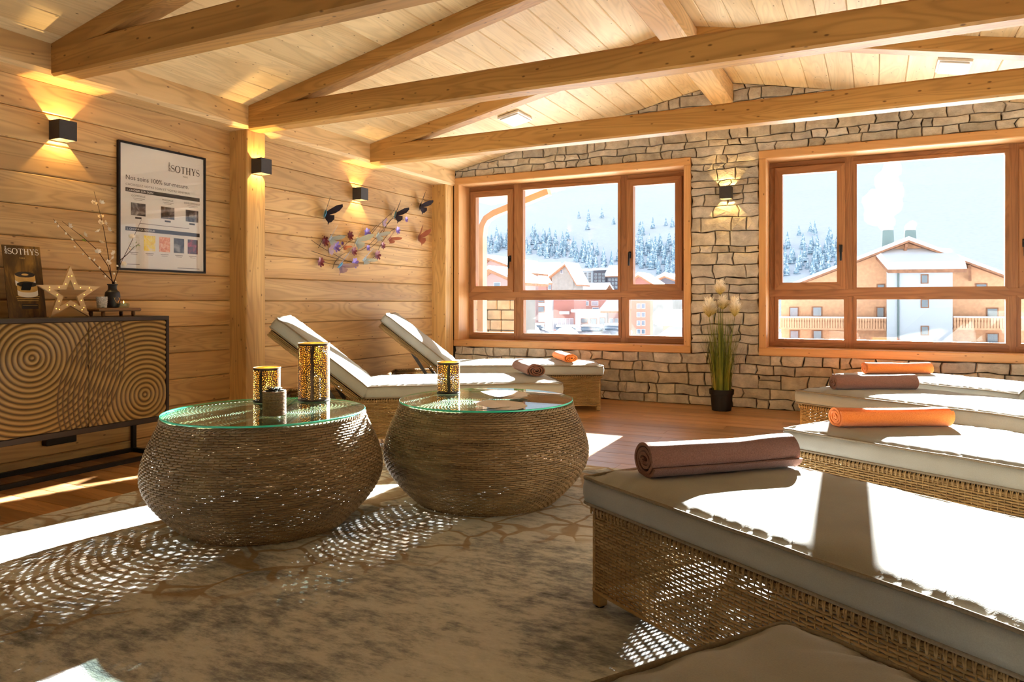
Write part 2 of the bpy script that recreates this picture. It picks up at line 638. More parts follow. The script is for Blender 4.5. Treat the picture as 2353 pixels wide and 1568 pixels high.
def stone_mesh(mb, x0, x1, z0, z1):
    g = rs.uniform(0.0012, 0.0036)
    xs = [x0 + g, x0 + (x1 - x0) * rs.uniform(0.3, 0.45), x0 + (x1 - x0) * rs.uniform(0.55, 0.7), x1 - g]
    def zj(x, z):
        return z + 0.019 * jit(x, z, 1.0)
    def xj(x, z):
        return x + 0.022 * jit(x * 2.0, z * 3.0, 5.0)
    pts = []
    lean0, lean1 = 0.0, 0.0
    for x in xs:
        pts.append((x, zj(x, z0) + g))
    pts[0] = (xj(x0 + g, z0), pts[0][1])
    pts[3] = (xj(x1 - g, z0), pts[3][1])
    top = [(x, zj(x, z1) - g) for x in reversed(xs)]
    top[0] = (xj(x1 - g, z1), top[0][1])
    top[3] = (xj(x0 + g, z1), top[3][1])
    right = (xj(x1 - g, (z0 + z1) / 2) + rs.uniform(-0.004, 0.002), (z0 + z1) / 2)
    left = (xj(x0 + g, (z0 + z1) / 2) + rs.uniform(-0.002, 0.004), (z0 + z1) / 2)
    out = pts + [right] + top + [left]
    out = [(min(max(x, XL + 0.17), XR), min(max(z, 0.001), roofz(x) - 0.003)) for x, z in out]
    cx_ = sum(p[0] for p in out) / len(out)
    cz_ = sum(p[1] for p in out) / len(out)
    pr = rs.uniform(0.0, 0.018)
    n = len(out)
    rings = []
    for (ins, yy) in ((0.0, 7.192), (0.0, 7.172 - pr * 0.55), (0.10, 7.160 - pr)):
        ins2 = min(0.007, 0.08 * (z1 - z0)) if ins else 0
        ring = []
        for (x, z) in out:
            d = Vector((cx_ - x, cz_ - z))
            L = max(d.length, 1e-6)
            k = min(ins2 / L, 0.4)
            ring.append((x + d.x * k, yy + (rs.uniform(-0.004, 0.004) if ins else 0), z + d.y * k))
        rings.append(ring)
    vs = rings[0] + rings[1] + rings[2] + [(cx_ + rs.uniform(-0.02, 0.02), 7.156 - pr, cz_)]
    fs = []
    for r in range(2):
        for i in range(n):
            j = (i + 1) % n
            fs.append((r * n + i, r * n + j, (r + 1) * n + j, (r + 1) * n + i))
    for i in range(n):
        fs.append((2 * n + i, 2 * n + (i + 1) % n, 3 * n))
    mb.add(vs, fs)
def seen_size(s):
    x = (s[0] + s[1]) / 2
    hid = x > 1.1 or (s[2] < 0.45 and (x < -2.3 or x > -0.4))
    return (0.0 if hid else 1.0) + (s[1] - s[0]) * (s[3] - s[2])
stones.sort(key=seen_size, reverse=True)
rest = MB()
for i, s in enumerate(stones):
    if min(roofz(s[0]), roofz(s[1])) < s[2] + 0.004 and max(roofz(s[0]), roofz(s[1])) < s[2] + 0.02:
        continue
    if i < 300:
        mb = MB()
        stone_mesh(mb, *s)
        mb.build('stone', M['stone'], wall_back)
    else:
        stone_mesh(rest, *s)
if rest.v:
    tag(rest.build('stones', M['stone'], wall_back), None, None, None, 'stuff')

# ---- windows
def frame_rect(mbx, x0, x1, z0, z1, t, y0, y1, parent, name):
    """four mitred members around an opening, each its own object under parent"""
    g = 0.0
    out = []
    for nm, poly, mat in (('bottom', [(x0, z0), (x1, z0), (x1 - t, z0 + t), (x0 + t, z0 + t)], 'x'), ('top', [(x0, z1), (x0 + t, z1 - t), (x1 - t, z1 - t), (x1, z1)], 'x'),
                          ('left', [(x0, z0), (x0 + t, z0 + t), (x0 + t, z1 - t), (x0, z1)], 'z'), ('right', [(x1, z0), (x1, z1), (x1 - t, z1 - t), (x1 - t, z0 + t)], 'z')):
        mb = MB()
        n = len(poly)
        c = 0.004
        cxm, czm = (x0 + x1) / 2, (z0 + z1) / 2
        mb.prism(poly, 'y', y0, y1)
        out.append(mb.build(name, M['sash_' + mat], parent))
    return out

def window(nm, lab, W, ix0, ix1, gl, handles):
    """W outer casing; ix0, ix1 clear width; gl = glass x ranges (upper 3, lower 3)"""
    w = tag(empty(nm, ((W['x0'] + W['x1']) / 2, 7.15, W['z0'])), lab, 'window', 'windows in the stone wall', 'structure')
    org = Vector(w.location)
    def L(mb):
        mb.v = [(v[0] - org.x, v[1] - org.y, v[2] - org.z) for v in mb.v]
        return mb
    zi0, zi1 = 0.578, 2.348
    yc0, yc1 = 7.128, 7.500
    for (a, b, c, d, ax) in ((W['x0'], W['x1'], zi1, W['z1'], 'x'), (W['x0'], W['x1'], W['z0'], zi0, 'x')):
        mb = MB()
        mb.bar('x', a, b, (yc0, c), (yc1, d), 0.008)
        L(mb).build('casing_board', M['case_x'], w)
    for (a, b) in ((W['x0'], ix0), (ix1, W['x1'])):
        mb = MB()
        mb.bar('z', zi0, zi1, (a, yc0 + 0.002), (b, yc1), 0.006)
        L(mb).build('casing_board', M['case_z'], w)
    # fixed frame members
    yf0, yf1 = 7.375, 7.455
    mb = MB(); mb.bar('x', ix0, ix1, (yf0, zi0), (yf1, 0.628), 0.004); L(mb).build('sill_rail', M['sash_x'], w)
    mb = MB(); mb.bar('x', ix0, ix1, (yf0, 2.286), (yf1, zi1), 0.004); L(mb).build('head_rail', M['sash_x'], w)
    mb = MB(); mb.bar('x', ix0, ix1, (yf0 - 0.004, 1.056), (yf1, 1.127), 0.004); L(mb).build('transom', M['sash_x'], w)
    u, lo = gl
    for (a, b) in ((ix0, u[0][0] - 0.064), (u[2][1] + 0.064, ix1)):
        mb = MB(); mb.bar('z', zi0, zi1, (a, yf0 + 0.001), (b, yf1), 0.004); L(mb).build('jamb', M['sash_z'], w)
    for (a, b) in ((u[0][1] + 0.064, u[1][0] - 0.026), (u[1][1] + 0.026, u[2][0] - 0.064)):
        mb = MB(); mb.bar('z', zi0 + 0.001, zi1 - 0.001, (a, yf0 - 0.001), (b, yf1), 0.004); L(mb).build('mullion', M['sash_z'], w)
    # lights: casement, fixed, casement / fixed lower
    def light_(kind, g0, g1, z0, z1, t, y0, y1, hside=None):
        s = empty(kind, ((g0 + g1) / 2 - org.x, y0 - org.y, z0 - org.z), 0, w)
        so = Vector(((g0 + g1) / 2, y0, z0))
        x0, x1, a0, a1 = g0 - t, g1 + t, z0 - t, z1 + t
        for poly, mat in (([(x0, a0), (x1, a0), (x1 - t, a0 + t), (x0 + t, a0 + t)], 'sash_x'), ([(x0, a1), (x0 + t, a1 - t), (x1 - t, a1 - t), (x1, a1)], 'sash_x'),
                          ([(x0, a0), (x0 + t, a0 + t), (x0 + t, a1 - t), (x0, a1)], 'sash_z'), ([(x1, a0), (x1, a1), (x1 - t, a1 - t), (x1 - t, a0 + t)], 'sash_z')):
            mb = MB()
            mb.prism([(p[0] - so.x, p[1] - so.z) for p in poly], 'y', 0, y1 - y0)
            mb.build('sash_member', M[mat], s)
        # dark gasket and the pane
        yp = (y0 + y1) / 2 + 0.012 - y0
        mb = MB()
        e_ = 0.006
        mb.box((g0 - e_ - so.x, yp, z0 - e_ - so.z), (g1 + e_ - so.x, yp + 0.006, z1 + e_ - so.z))
        mb.build('pane', M['pane'], s)
        if hside is not None:
            hx = g0 - t * 0.5 if hside < 0 else g1 + t * 0.5
            hz = z0 + 0.30 * (z1 - z0) - so.z
            mb = MB()
            v_, f_ = bevel_box((hx - 0.014 - so.x, -0.012, hz - 0.035), (hx + 0.014 - so.x, 0, hz + 0.035), 0.005)
            mb.add(v_, f_)
            mb.tube([(hx - so.x, -0.008, hz + 0.012), (hx - so.x, -0.04, hz + 0.012)], 0.009, 8)
            v_, f_ = bevel_box((hx - 0.010 - so.x, -0.052, hz - 0.115), (hx + 0.010 - so.x, -0.036, hz + 0.026), 0.006)
            mb.add(v_, f_)
            mb.build('handle', M['handle'], s, True)
    cz0, cz1 = 1.192, 2.222
    light_('casement', u[0][0], u[0][1], cz0, cz1, 0.068, 7.345, 7.42, handles[0])
    light_('fixed_light', u[1][0], u[1][1], 1.140, 2.272, 0.03, 7.366, 7.43)
    light_('casement', u[2][0], u[2][1], cz0, cz1, 0.068, 7.345, 7.42, handles[1])
    for (a, b) in lo:
        light_('fixed_light', a, b, 0.657, 1.030, 0.03, 7.366, 7.43)
    return w
window('window_1', 'left wooden window with a fixed centre pane and view of the village', W1, -4.252, -1.683,
       ([(-4.150, -3.735), (-3.551, -2.436), (-2.262, -1.822)], [(-4.190, -3.661), (-3.545, -2.430), (-2.313, -1.745)]), (1, -1))
window('window_2', 'right wooden window looking out on the snowy chalet', W2, -0.912, 1.735,
       ([(-0.792, -0.316), (-0.150, 0.985), (1.150, 1.615)], [(-0.830, -0.258), (-0.150, 0.990), (1.098, 1.672)]), (1, -1))

# ---- ceiling luminaires
for (uv, lab) in (((1183, 268), 'small white rectangular ceiling luminaire left of the peak'), ((2192, 146), 'small white rectangular ceiling luminaire right of the peak')):
    d = ray(*uv)
    t = 1.0
    while CAMZ + d.z * t < roofz(d.x * t) and t < 12:
        t += 0.005
    p = Vector((d.x * t, d.y * t, roofz(d.x * t)))
    lu = tag(empty('ceiling_luminaire', p), lab, 'ceiling light', 'ceiling luminaires')
    sl = -1 if p.x > RX else 1
    lu.rotation_euler = (0, -sl * math.atan(RS), 0)
    mb = MB(); v_, f_ = bevel_box((-0.11, -0.16, -0.028), (0.11, 0.16, -0.004), 0.006); mb.add(v_, f_)
    mb.build('housing', M['white_plastic'], lu)
    mb = MB(); v_, f_ = bevel_box((-0.095, -0.145, -0.040), (0.095, 0.145, -0.028), 0.005); mb.add(v_, f_)
    mb.build('diffuser', M['white_plastic'], lu)

# ---- wall lamps: open cube housings with a lamp inside
LAMP_W = 4.2
def wall_lamp(loc, rz, lab):
    """local x = out of the wall, y = along it"""
    t = tag(empty('wall_lamp', loc, rz), lab, 'wall lamp', 'cube wall lamps')
    w, d, h, k = 0.054, 0.104, 0.058, 0.005
    mb = MB()
    mb.box((0.0, -w, -h), (k, w, h))
    mb.build('back_plate', M['lamp_grey'], t)
    mb = MB()
    prof = [(k, -w), (d, -w), (d, w), (k, w), (k, w - k), (d - k, w - k), (d - k, -w + k), (k, -w + k)]
    mb.add([(p[0], p[1], -h) for p in prof] + [(p[0], p[1], h) for p in prof],
           [(i, (i + 1) % 8, 8 + (i + 1) % 8, 8 + i) for i in range(8)] + [(7, 6, 1, 0), (6, 5, 2, 1), (5, 4, 3, 2), (8, 9, 14, 15), (9, 10, 13, 14), (10, 11, 12, 13)])
    mb.build('housing', M['lamp_grey'], t)
    li = bpy.data.lights.new('lamp_light', 'POINT')
    li.energy = LAMP_W
    li.color = (1.0, 0.62, 0.20)
    li.shadow_soft_size = 0.004
    lo = bpy.data.objects.new('lamp_light', li)
    col.objects.link(lo)
    lo.parent = t
    lo.location = (0.046, 0, 0)
    return t
wall_lamp((XL, 2.74, 2.053), 0, 'dark cube wall lamp beside the beam at far left')
wall_lamp((-4.32, 4.172, 2.06), 0, 'dark cube wall lamp mounted on the wooden post')
wall_lamp((XL, 5.61, 2.05), 0, 'dark cube wall lamp above the butterfly wall art')
wall_lamp((-1.27, 7.145, 2.047), -math.pi / 2, 'dark cube wall lamp on the stone between the windows')

# ================================================================ furniture
def wicker_mat(name, c1, c2, c3):
    m, nt, b = base_mat(name, 0.55, 0, 0.35)
    n1 = noise_t(nt, coords(nt, (7, 7, 60)), 1.0, 2.0)
    n2 = noise_t(nt, coords(nt, (120, 120, 120)), 1.0, 2.0)
    c = ramp(nt, n1, [(0.25, srgb(*c1)), (0.5, srgb(*c2)), (0.75, srgb(*c3))])
    c = mixc(nt, math_n(nt, 'MULTIPLY', n2, 0.35), c, srgb(*[int(k * 0.6) for k in c1]))
    nt.links.new(c, b.inputs['Base Color'])
    return m
M['wicker'] = wicker_mat('brown_wicker', (118, 98, 70), (152, 128, 94), (180, 156, 118))
M['wicker_light'] = wicker_mat('straw_wicker', (128, 102, 64), (164, 134, 88), (190, 162, 114))
M['deck'] = plain('dark_lounger_deck', (52, 42, 32), 0.8, sc=40)

def fabric_mat():
    m, nt, b = base_mat('taupe_canvas', 0.9, 0, 0.1)
    n1 = noise_t(nt, coords(nt, (4, 4, 4)), 1.0, 3.0)
    wv = N(nt, 'ShaderNodeTexWave', wave_type='BANDS', bands_direction='X')
    wv.inputs['Scale'].default_value = 260.0
    tc = N(nt, 'ShaderNodeTexCoord')
    nt.links.new(tc.outputs['Object'], wv.inputs['Vector'])
    fine = noise_t(nt, coords(nt, (420, 420, 420)), 1.0, 2.0)
    c = ramp(nt, n1, [(0.3, srgb(154, 157, 154)), (0.7, srgb(172, 175, 171))])
    c = mixc(nt, math_n(nt, 'MULTIPLY', fine, 0.45), c, srgb(110, 110, 106))
    nt.links.new(c, b.inputs['Base Color'])
    bump(nt, b, fine, 0.25, 0.001)
    b.inputs['Sheen Weight'].default_value = 0.15
    return m
M['canvas'] = fabric_mat()
M['piping'] = plain('taupe_piping', (138, 128, 112), 0.9, sc=200, spec=0.1)

# ---- rug
def rug_mat():
    m, nt, b = base_mat('abstract_woven_rug', 0.97, 0, 0.04)
    tc = N(nt, 'ShaderNodeTexCoord')
    pile = noise_t(nt, coords(nt, (60, 150, 60), False), 1.0, 3.0, 0.7)
    blot = noise_t(nt, coords(nt, (1.7, 2.1, 1.0), False), 1.0, 6.0, 0.68, 0.4)
    fleck = noise_t(nt, coords(nt, (11, 26, 1), False), 1.0, 4.0, 0.75)
    c = ramp(nt, math_n(nt, 'ADD', math_n(nt, 'MULTIPLY', blot, 0.6), math_n(nt, 'MULTIPLY', fleck, 0.4)),
             [(0.36, srgb(90, 95, 102)), (0.44, srgb(148, 152, 157)), (0.52, srgb(204, 206, 205)), (0.64, srgb(222, 223, 221))])
    c = mixc(nt, math_n(nt, 'MULTIPLY', pile, 0.35), c, srgb(124, 124, 124))
    # pebble pattern band with gold and charcoal seams
    wob = noise_t(nt, coords(nt, (1.6, 1.6, 1.6), False), 1.0, 2.0)
    vo = N(nt, 'ShaderNodeTexVoronoi', feature='DISTANCE_TO_EDGE')
    mp = coords(nt, (5.6, 4.6, 0.0), False)
    wn3 = N(nt, 'ShaderNodeTexNoise')
    wn3.inputs['Scale'].default_value = 0.9
    wn3.inputs['Detail'].default_value = 1.0
    nt.links.new(mp, wn3.inputs['Vector'])
    wadd = N(nt, 'ShaderNodeVectorMath', operation='MULTIPLY_ADD')
    nt.links.new(wn3.outputs['Color'], wadd.inputs[0])
    wadd.inputs[1].default_value = (1.1, 1.1, 0.0)
    nt.links.new(mp, wadd.inputs[2])
    nt.links.new(wadd.outputs[0], vo.inputs['Vector'])

    vo.inputs['Scale'].default_value = 1.0
    seam = N(nt, 'ShaderNodeMapRange')
    nt.links.new(vo.outputs['Distance'], seam.inputs['Value'])
    nt.links.new(math_n(nt, 'ADD', math_n(nt, 'MULTIPLY', wob, 0.20), -0.025), seam.inputs['From Min'])
    nt.links.new(math_n(nt, 'ADD', math_n(nt, 'MULTIPLY', wob, 0.20), -0.055), seam.inputs['From Max'])
    sx = N(nt, 'ShaderNodeSeparateXYZ')
    nt.links.new(tc.outputs['Object'], sx.inputs[0])
    # the band runs diagonally across the left part of the rug
    lin = math_n(nt, 'ADD', math_n(nt, 'MULTIPLY', sx.outputs[0], 0.80), math_n(nt, 'MULTIPLY', sx.outputs[1], -0.60))
    edge = math_n(nt, 'ADD', lin, math_n(nt, 'MULTIPLY', wob, 1.3))
    band = N(nt, 'ShaderNodeMapRange')
    nt.links.new(edge, band.inputs['Value'])
    band.inputs['From Min'].default_value = -1.96
    band.inputs['From Max'].default_value = -2.08
    gold = mixc(nt, noise_t(nt, coords(nt, (0.9, 0.9, 0.9), False), 1.0, 2.0), srgb(84, 76, 68), srgb(168, 136, 88))
    c = mixc(nt, math_n(nt, 'MULTIPLY', math_n(nt, 'MULTIPLY', seam.outputs[0], band.outputs[0]), 0.7), c, gold)
    nt.links.new(c, b.inputs['Base Color'])
    bump(nt, b, pile, 0.5, 0.004)
    return m
rg = MB()
nx, ny = 4, 4
v_, f_ = bevel_box((-3.48, -0.9, 0.0005), (1.15, 4.16, 0.010), 0.004, 1)
rg.add(v_, f_)
rug = tag(rg.build('rug', rug_mat()), 'large mottled grey beige rug with a pebble pattern under the wicker tables', 'rug')

# ---- woven wicker
RW = random.Random(9)
def woven(mb, path, rows, amp, hw_, th, jit_=0.22):
    """path: function(row) -> list of (point, outward normal) at the stakes, closed loop"""
    for r in range(rows):
        pts = path(r)
        n = len(pts)
        vs, fs = [], []
        for k, (p, nrm) in enumerate(pts):
            s = amp if (k + r) % 2 else -amp
            hw = (hw_(p.z) if callable(hw_) else hw_) * (1 + jit_ * (RW.random() - 0.5))
            c = p + nrm * s + Vector((0, 0, RW.uniform(-0.0006, 0.0006)))
            vs += [c + nrm * th, c + Vector((0, 0, hw)), c - nrm * th, c - Vector((0, 0, hw))]
        for k in range(n):
            j = (k + 1) % n
            for q in range(4):
                q2 = (q + 1) % 4
                fs.append((k * 4 + q, k * 4 + q2, j * 4 + q2, j * 4 + q))
        mb.add(vs, fs)

TPROF = [(0.0, 0.352), (0.03, 0.386), (0.06, 0.416), (0.10, 0.452), (0.14, 0.482), (0.18, 0.504), (0.22, 0.516), (0.26, 0.517), (0.30, 0.510), (0.34, 0.498),
         (0.38, 0.482), (0.42, 0.463), (0.45, 0.449), (0.475, 0.440), (0.488, 0.436)]
def tr_(z):
    for i in range(len(TPROF) - 1):
        a, b = TPROF[i], TPROF[i + 1]
        if z <= b[0]:
            return a[1] + (b[1] - a[1]) * (z - a[0]) / (b[0] - a[0])
    return TPROF[-1][1]
M['glass_top'] = clear_glass('table_glass', (0.80, 0.93, 0.88, 1), 1.0)
def glass_edge_mat():
    m, nt, b = base_mat('green_glass_edge', 0.12, 0, 0.6)
    n = noise_t(nt, coords(nt, (4, 4, 4)), 1.0, 1.0)
    nt.links.new(ramp(nt, n, [(0.3, srgb(40, 225, 185)), (0.7, srgb(110, 245, 215))]), b.inputs['Base Color'])
    b.inputs['Subsurface Weight'].default_value = 0.0
    return m
M['glass_edge'] = glass_edge_mat()
def make_table(loc, lab):
    t = tag(empty('wicker_table', loc), lab, 'table', 'round wicker tables')
    mb = MB()
    NS = 132
    rows, pitch = 49, 0.0098
    def path(r):
        z = 0.006 + pitch * r
        rr = tr_(z)
        out = []
        for k in range(NS):
            a = 2 * math.pi * k / NS
            n = Vector((math.cos(a), math.sin(a), 0))
            out.append((n * rr + Vector((0, 0, z)), n))
        return out
    woven(mb, path, rows, 0.0036, lambda z: 0.0034 + 0.0018 * min(1.0, max(0.0, (z - 0.10) / 0.10)), 0.0020, 0.2)
    o = mb.build('woven_body', M['wicker'], t, True)
    tag(o, None, None, None, 'stuff')
    mb = MB()
    for k in range(NS):
        a = 2 * math.pi * k / NS
        pts = [(tr_(z) * math.cos(a), tr_(z) * math.sin(a), z) for z, _ in TPROF]
        mb.tube(pts, 0.0019, 4)
    tag(mb.build('stakes', M['wicker'], t), None, None, None, 'stuff')
    # plaited rim and foot ring
    for (nm, z, rr, r0) in (('plaited_rim', 0.483, 0.437, 0.008), ('foot_ring', 0.006, 0.354, 0.006)):
        mb = MB()
        for ph in (0, 1, 2):
            pts = []
            for k in range(420):
                a = 2 * math.pi * k / 420
                w = a * 46 + ph * 2 * math.pi / 3
                pts.append(((rr + r0 * 0.7 * math.cos(w)) * math.cos(a), (rr + r0 * 0.7 * math.cos(w)) * math.sin(a), z + r0 * 0.6 * math.sin(w)))
            mb.tube(pts, 0.0036, 4, True)
        tag(mb.build(nm, M['wicker'], t, True), None, None, None, 'stuff')
    # woven top under the glass
    mb = MB()
    for r in range(40):
        rr = 0.428 - 0.0104 * r
        if rr < 0.02:
            break
        n = 150 if rr > 0.22 else 76
        vs, fs = [], []
        for k in range(n):
            a = 2 * math.pi * k / n
            d = Vector((math.cos(a), math.sin(a), 0))
            c = d * rr + Vector((0, 0, 0.4845 + (0.0022 if (k + r) % 2 else -0.0022)))
            vs += [c + d * 0.0050, c + Vector((0, 0, 0.0016)), c - d * 0.0050, c - Vector((0, 0, 0.0016))]
        for k in range(n):
            j = (k + 1) % n
            for q in range(4):
                fs.append((k * 4 + q, k * 4 + (q + 1) % 4, j * 4 + (q + 1) % 4, j * 4 + q))
        mb.add(vs, fs)
    tag(mb.build('woven_top', M['wicker'], t, True), None, None, None, 'stuff')
    g = MB()
    g.lathe([(0.438, 0.4925), (0.438, 0.5015)], 96, mi=0)
    o = g.build('glass_top', [M['glass_top']], t)
    mb = MB()
    mb.lathe([(0.4385, 0.4935), (0.4410, 0.4945), (0.4410, 0.5005), (0.4385, 0.5015)], 96, cap0=False, cap1=False)
    mb.build('glass_edge', M['glass_edge'], t, True)
    return t
T1 = make_table((-2.476, 2.45, 0.0105), 'round wicker table with glass top holding two lanterns and a succulent')
T2 = copy_tree(T1)
T2.location = (-1.776, 3.255, 0.0105)
T2['label'] = 'round wicker table with glass top holding fanned leaflets and one lantern'
TZ = 0.0105 + 0.5017

# ---- loungers
LL, LW, HINGE = 2.02, 0.72, 1.42
def rrect(x0, x1, y0, y1, rc, step):
    """rounded rectangle outline: (point, normal) list, counter-clockwise"""
    out = []
    def line(p, q, n):
        L = (Vector(q) - Vector(p)).length
        k = max(1, int(round(L / step)))
        for i in range(k):
            f = i / k
            out.append((Vector((p[0] + (q[0] - p[0]) * f, p[1] + (q[1] - p[1]) * f, 0)), Vector((n[0], n[1], 0))))
    def arc(cx_, cy_, a0):
        k = max(2, int(round(rc * math.pi / 2 / step)))
        for i in range(k):
            a = a0 + math.pi / 2 * i / k
            n = Vector((math.cos(a), math.sin(a), 0))
            out.append((Vector((cx_, cy_, 0)) + n * rc, n))
    line((x0 + rc, y0), (x1 - rc, y0), (0, -1))
    arc(x1 - rc, y0 + rc, -math.pi / 2)
    line((x1, y0 + rc), (x1, y1 - rc), (1, 0))
    arc(x1 - rc, y1 - rc, 0)
    line((x1 - rc, y1), (x0 + rc, y1), (0, 1))
    arc(x0 + rc, y1 - rc, math.pi / 2)
    line((x0, y1 - rc), (x0, y0 + rc), (-1, 0))
    arc(x0 + rc, y0 + rc, math.pi)
    if len(out) % 2:
        out.pop()
    return out

def cushion_mesh(lx, ly, h, nx, ny, seed, crown=0.012, pucker=0.012):
    """stuffed box cushion, origin at a bottom corner; returns MB and edge loops"""
    mb = MB()
    a, b, rc = lx / 2, ly / 2, 0.035
    def pos(u, v):
        x, y = a * u, b * v
        qx, qy = abs(x) - (a - rc), abs(y) - (b - rc)
        if qx > 0 and qy > 0:
            L = max(qx, qy)
            d = math.hypot(qx, qy)
            qx, qy = qx / d * L, qy / d * L
            x = math.copysign(a - rc + qx, x)
            y = math.copysign(b - rc + qy, y)
        return x, y
    def sm(i, n):
        t = i / n * 2 - 1
        return math.copysign(1 - (1 - abs(t)) ** 1.25, t)
    idx = {}
    for side in (1, 0):
        for i in range(nx + 1):
            for j in range(ny + 1):
                u, v = i / nx * 2 - 1, sm(j, ny)
                x, y = pos(u, v)
                de = min(a - abs(x), b - abs(y))
                dl = b - abs(y)
                ds = a - abs(x)
                ed = max(0.0, 1 - de / 0.05)
                if side:
                    z = h + crown * (1 - u ** 4) * (1 - v ** 4) - 0.012 * ed ** 2
                    wv = mnoise.noise(Vector((x * 40 + dl * 22 + seed, y * 2.0, seed)))
                    z -= pucker * math.exp(-(dl / 0.05)) * (1 - math.exp(-(dl / 0.006))) * (0.8 + 1.5 * wv) * (1.0 if ds > 0.03 else 0.3)
                    wv2 = mnoise.noise(Vector((x * 3, y * 24 + ds * 9 + seed, seed + 4)))
                    z -= pucker * math.exp(-(ds / 0.05)) * (1 - math.exp(-(ds / 0.006))) * (0.6 + 1.5 * wv2)
                    z += 0.003 * mnoise.noise(Vector((x * 5, y * 5, seed)))
                else:
                    z = 0.004 * ed ** 2
                idx[(side, i, j)] = len(mb.v)
                mb.v.append((x + a, y + b, z))
    for i in range(nx):
        for j in range(ny):
            mb.f.append((idx[1, i, j], idx[1, i + 1, j], idx[1, i + 1, j + 1], idx[1, i, j + 1]))
            mb.f.append((idx[0, i, j], idx[0, i, j + 1], idx[0, i + 1, j + 1], idx[0, i + 1, j]))
    loop = [(i, 0) for i in range(nx)] + [(nx, j) for j in range(ny)] + [(i, ny) for i in range(nx, 0, -1)] + [(0, j) for j in range(ny, 0, -1)]
    n = len(loop)
    prev = [idx[0, i, j] for i, j in loop]
    for k, f in enumerate((0.35, 0.65)):
        ring = []
        for (i, j) in loop:
            p, q = Vector(mb.v[idx[0, i, j]]), Vector(mb.v[idx[1, i, j]])
            c = p.lerp(q, f)
            d = Vector((c.x - a, c.y - b, 0))
            d = Vector((d.x / a, d.y / b, 0))
            mxd = max(abs(d.x), abs(d.y))
            nrm = Vector((d.x if abs(d.x) >= mxd - 0.02 else 0, d.y if abs(d.y) >= mxd - 0.02 else 0, 0)).normalized()
            ring.append(len(mb.v))
            mb.v.append(tuple(c + nrm * 0.006))
        for k2 in range(n):
            mb.f.append((prev[k2], prev[(k2 + 1) % n], ring[(k2 + 1) % n], ring[k2]))
        prev = ring
    top = [idx[1, i, j] for i, j in loop]
    for k2 in range(n):
        mb.f.append((prev[k2], prev[(k2 + 1) % n], top[(k2 + 1) % n], top[k2]))
    mb.m = [0] * len(mb.f)
    t_loop = [Vector(mb.v[k]) for k in top]
    b_loop = [Vector(mb.v[idx[0, i, j]]) for i, j in loop]
    return mb, t_loop, b_loop

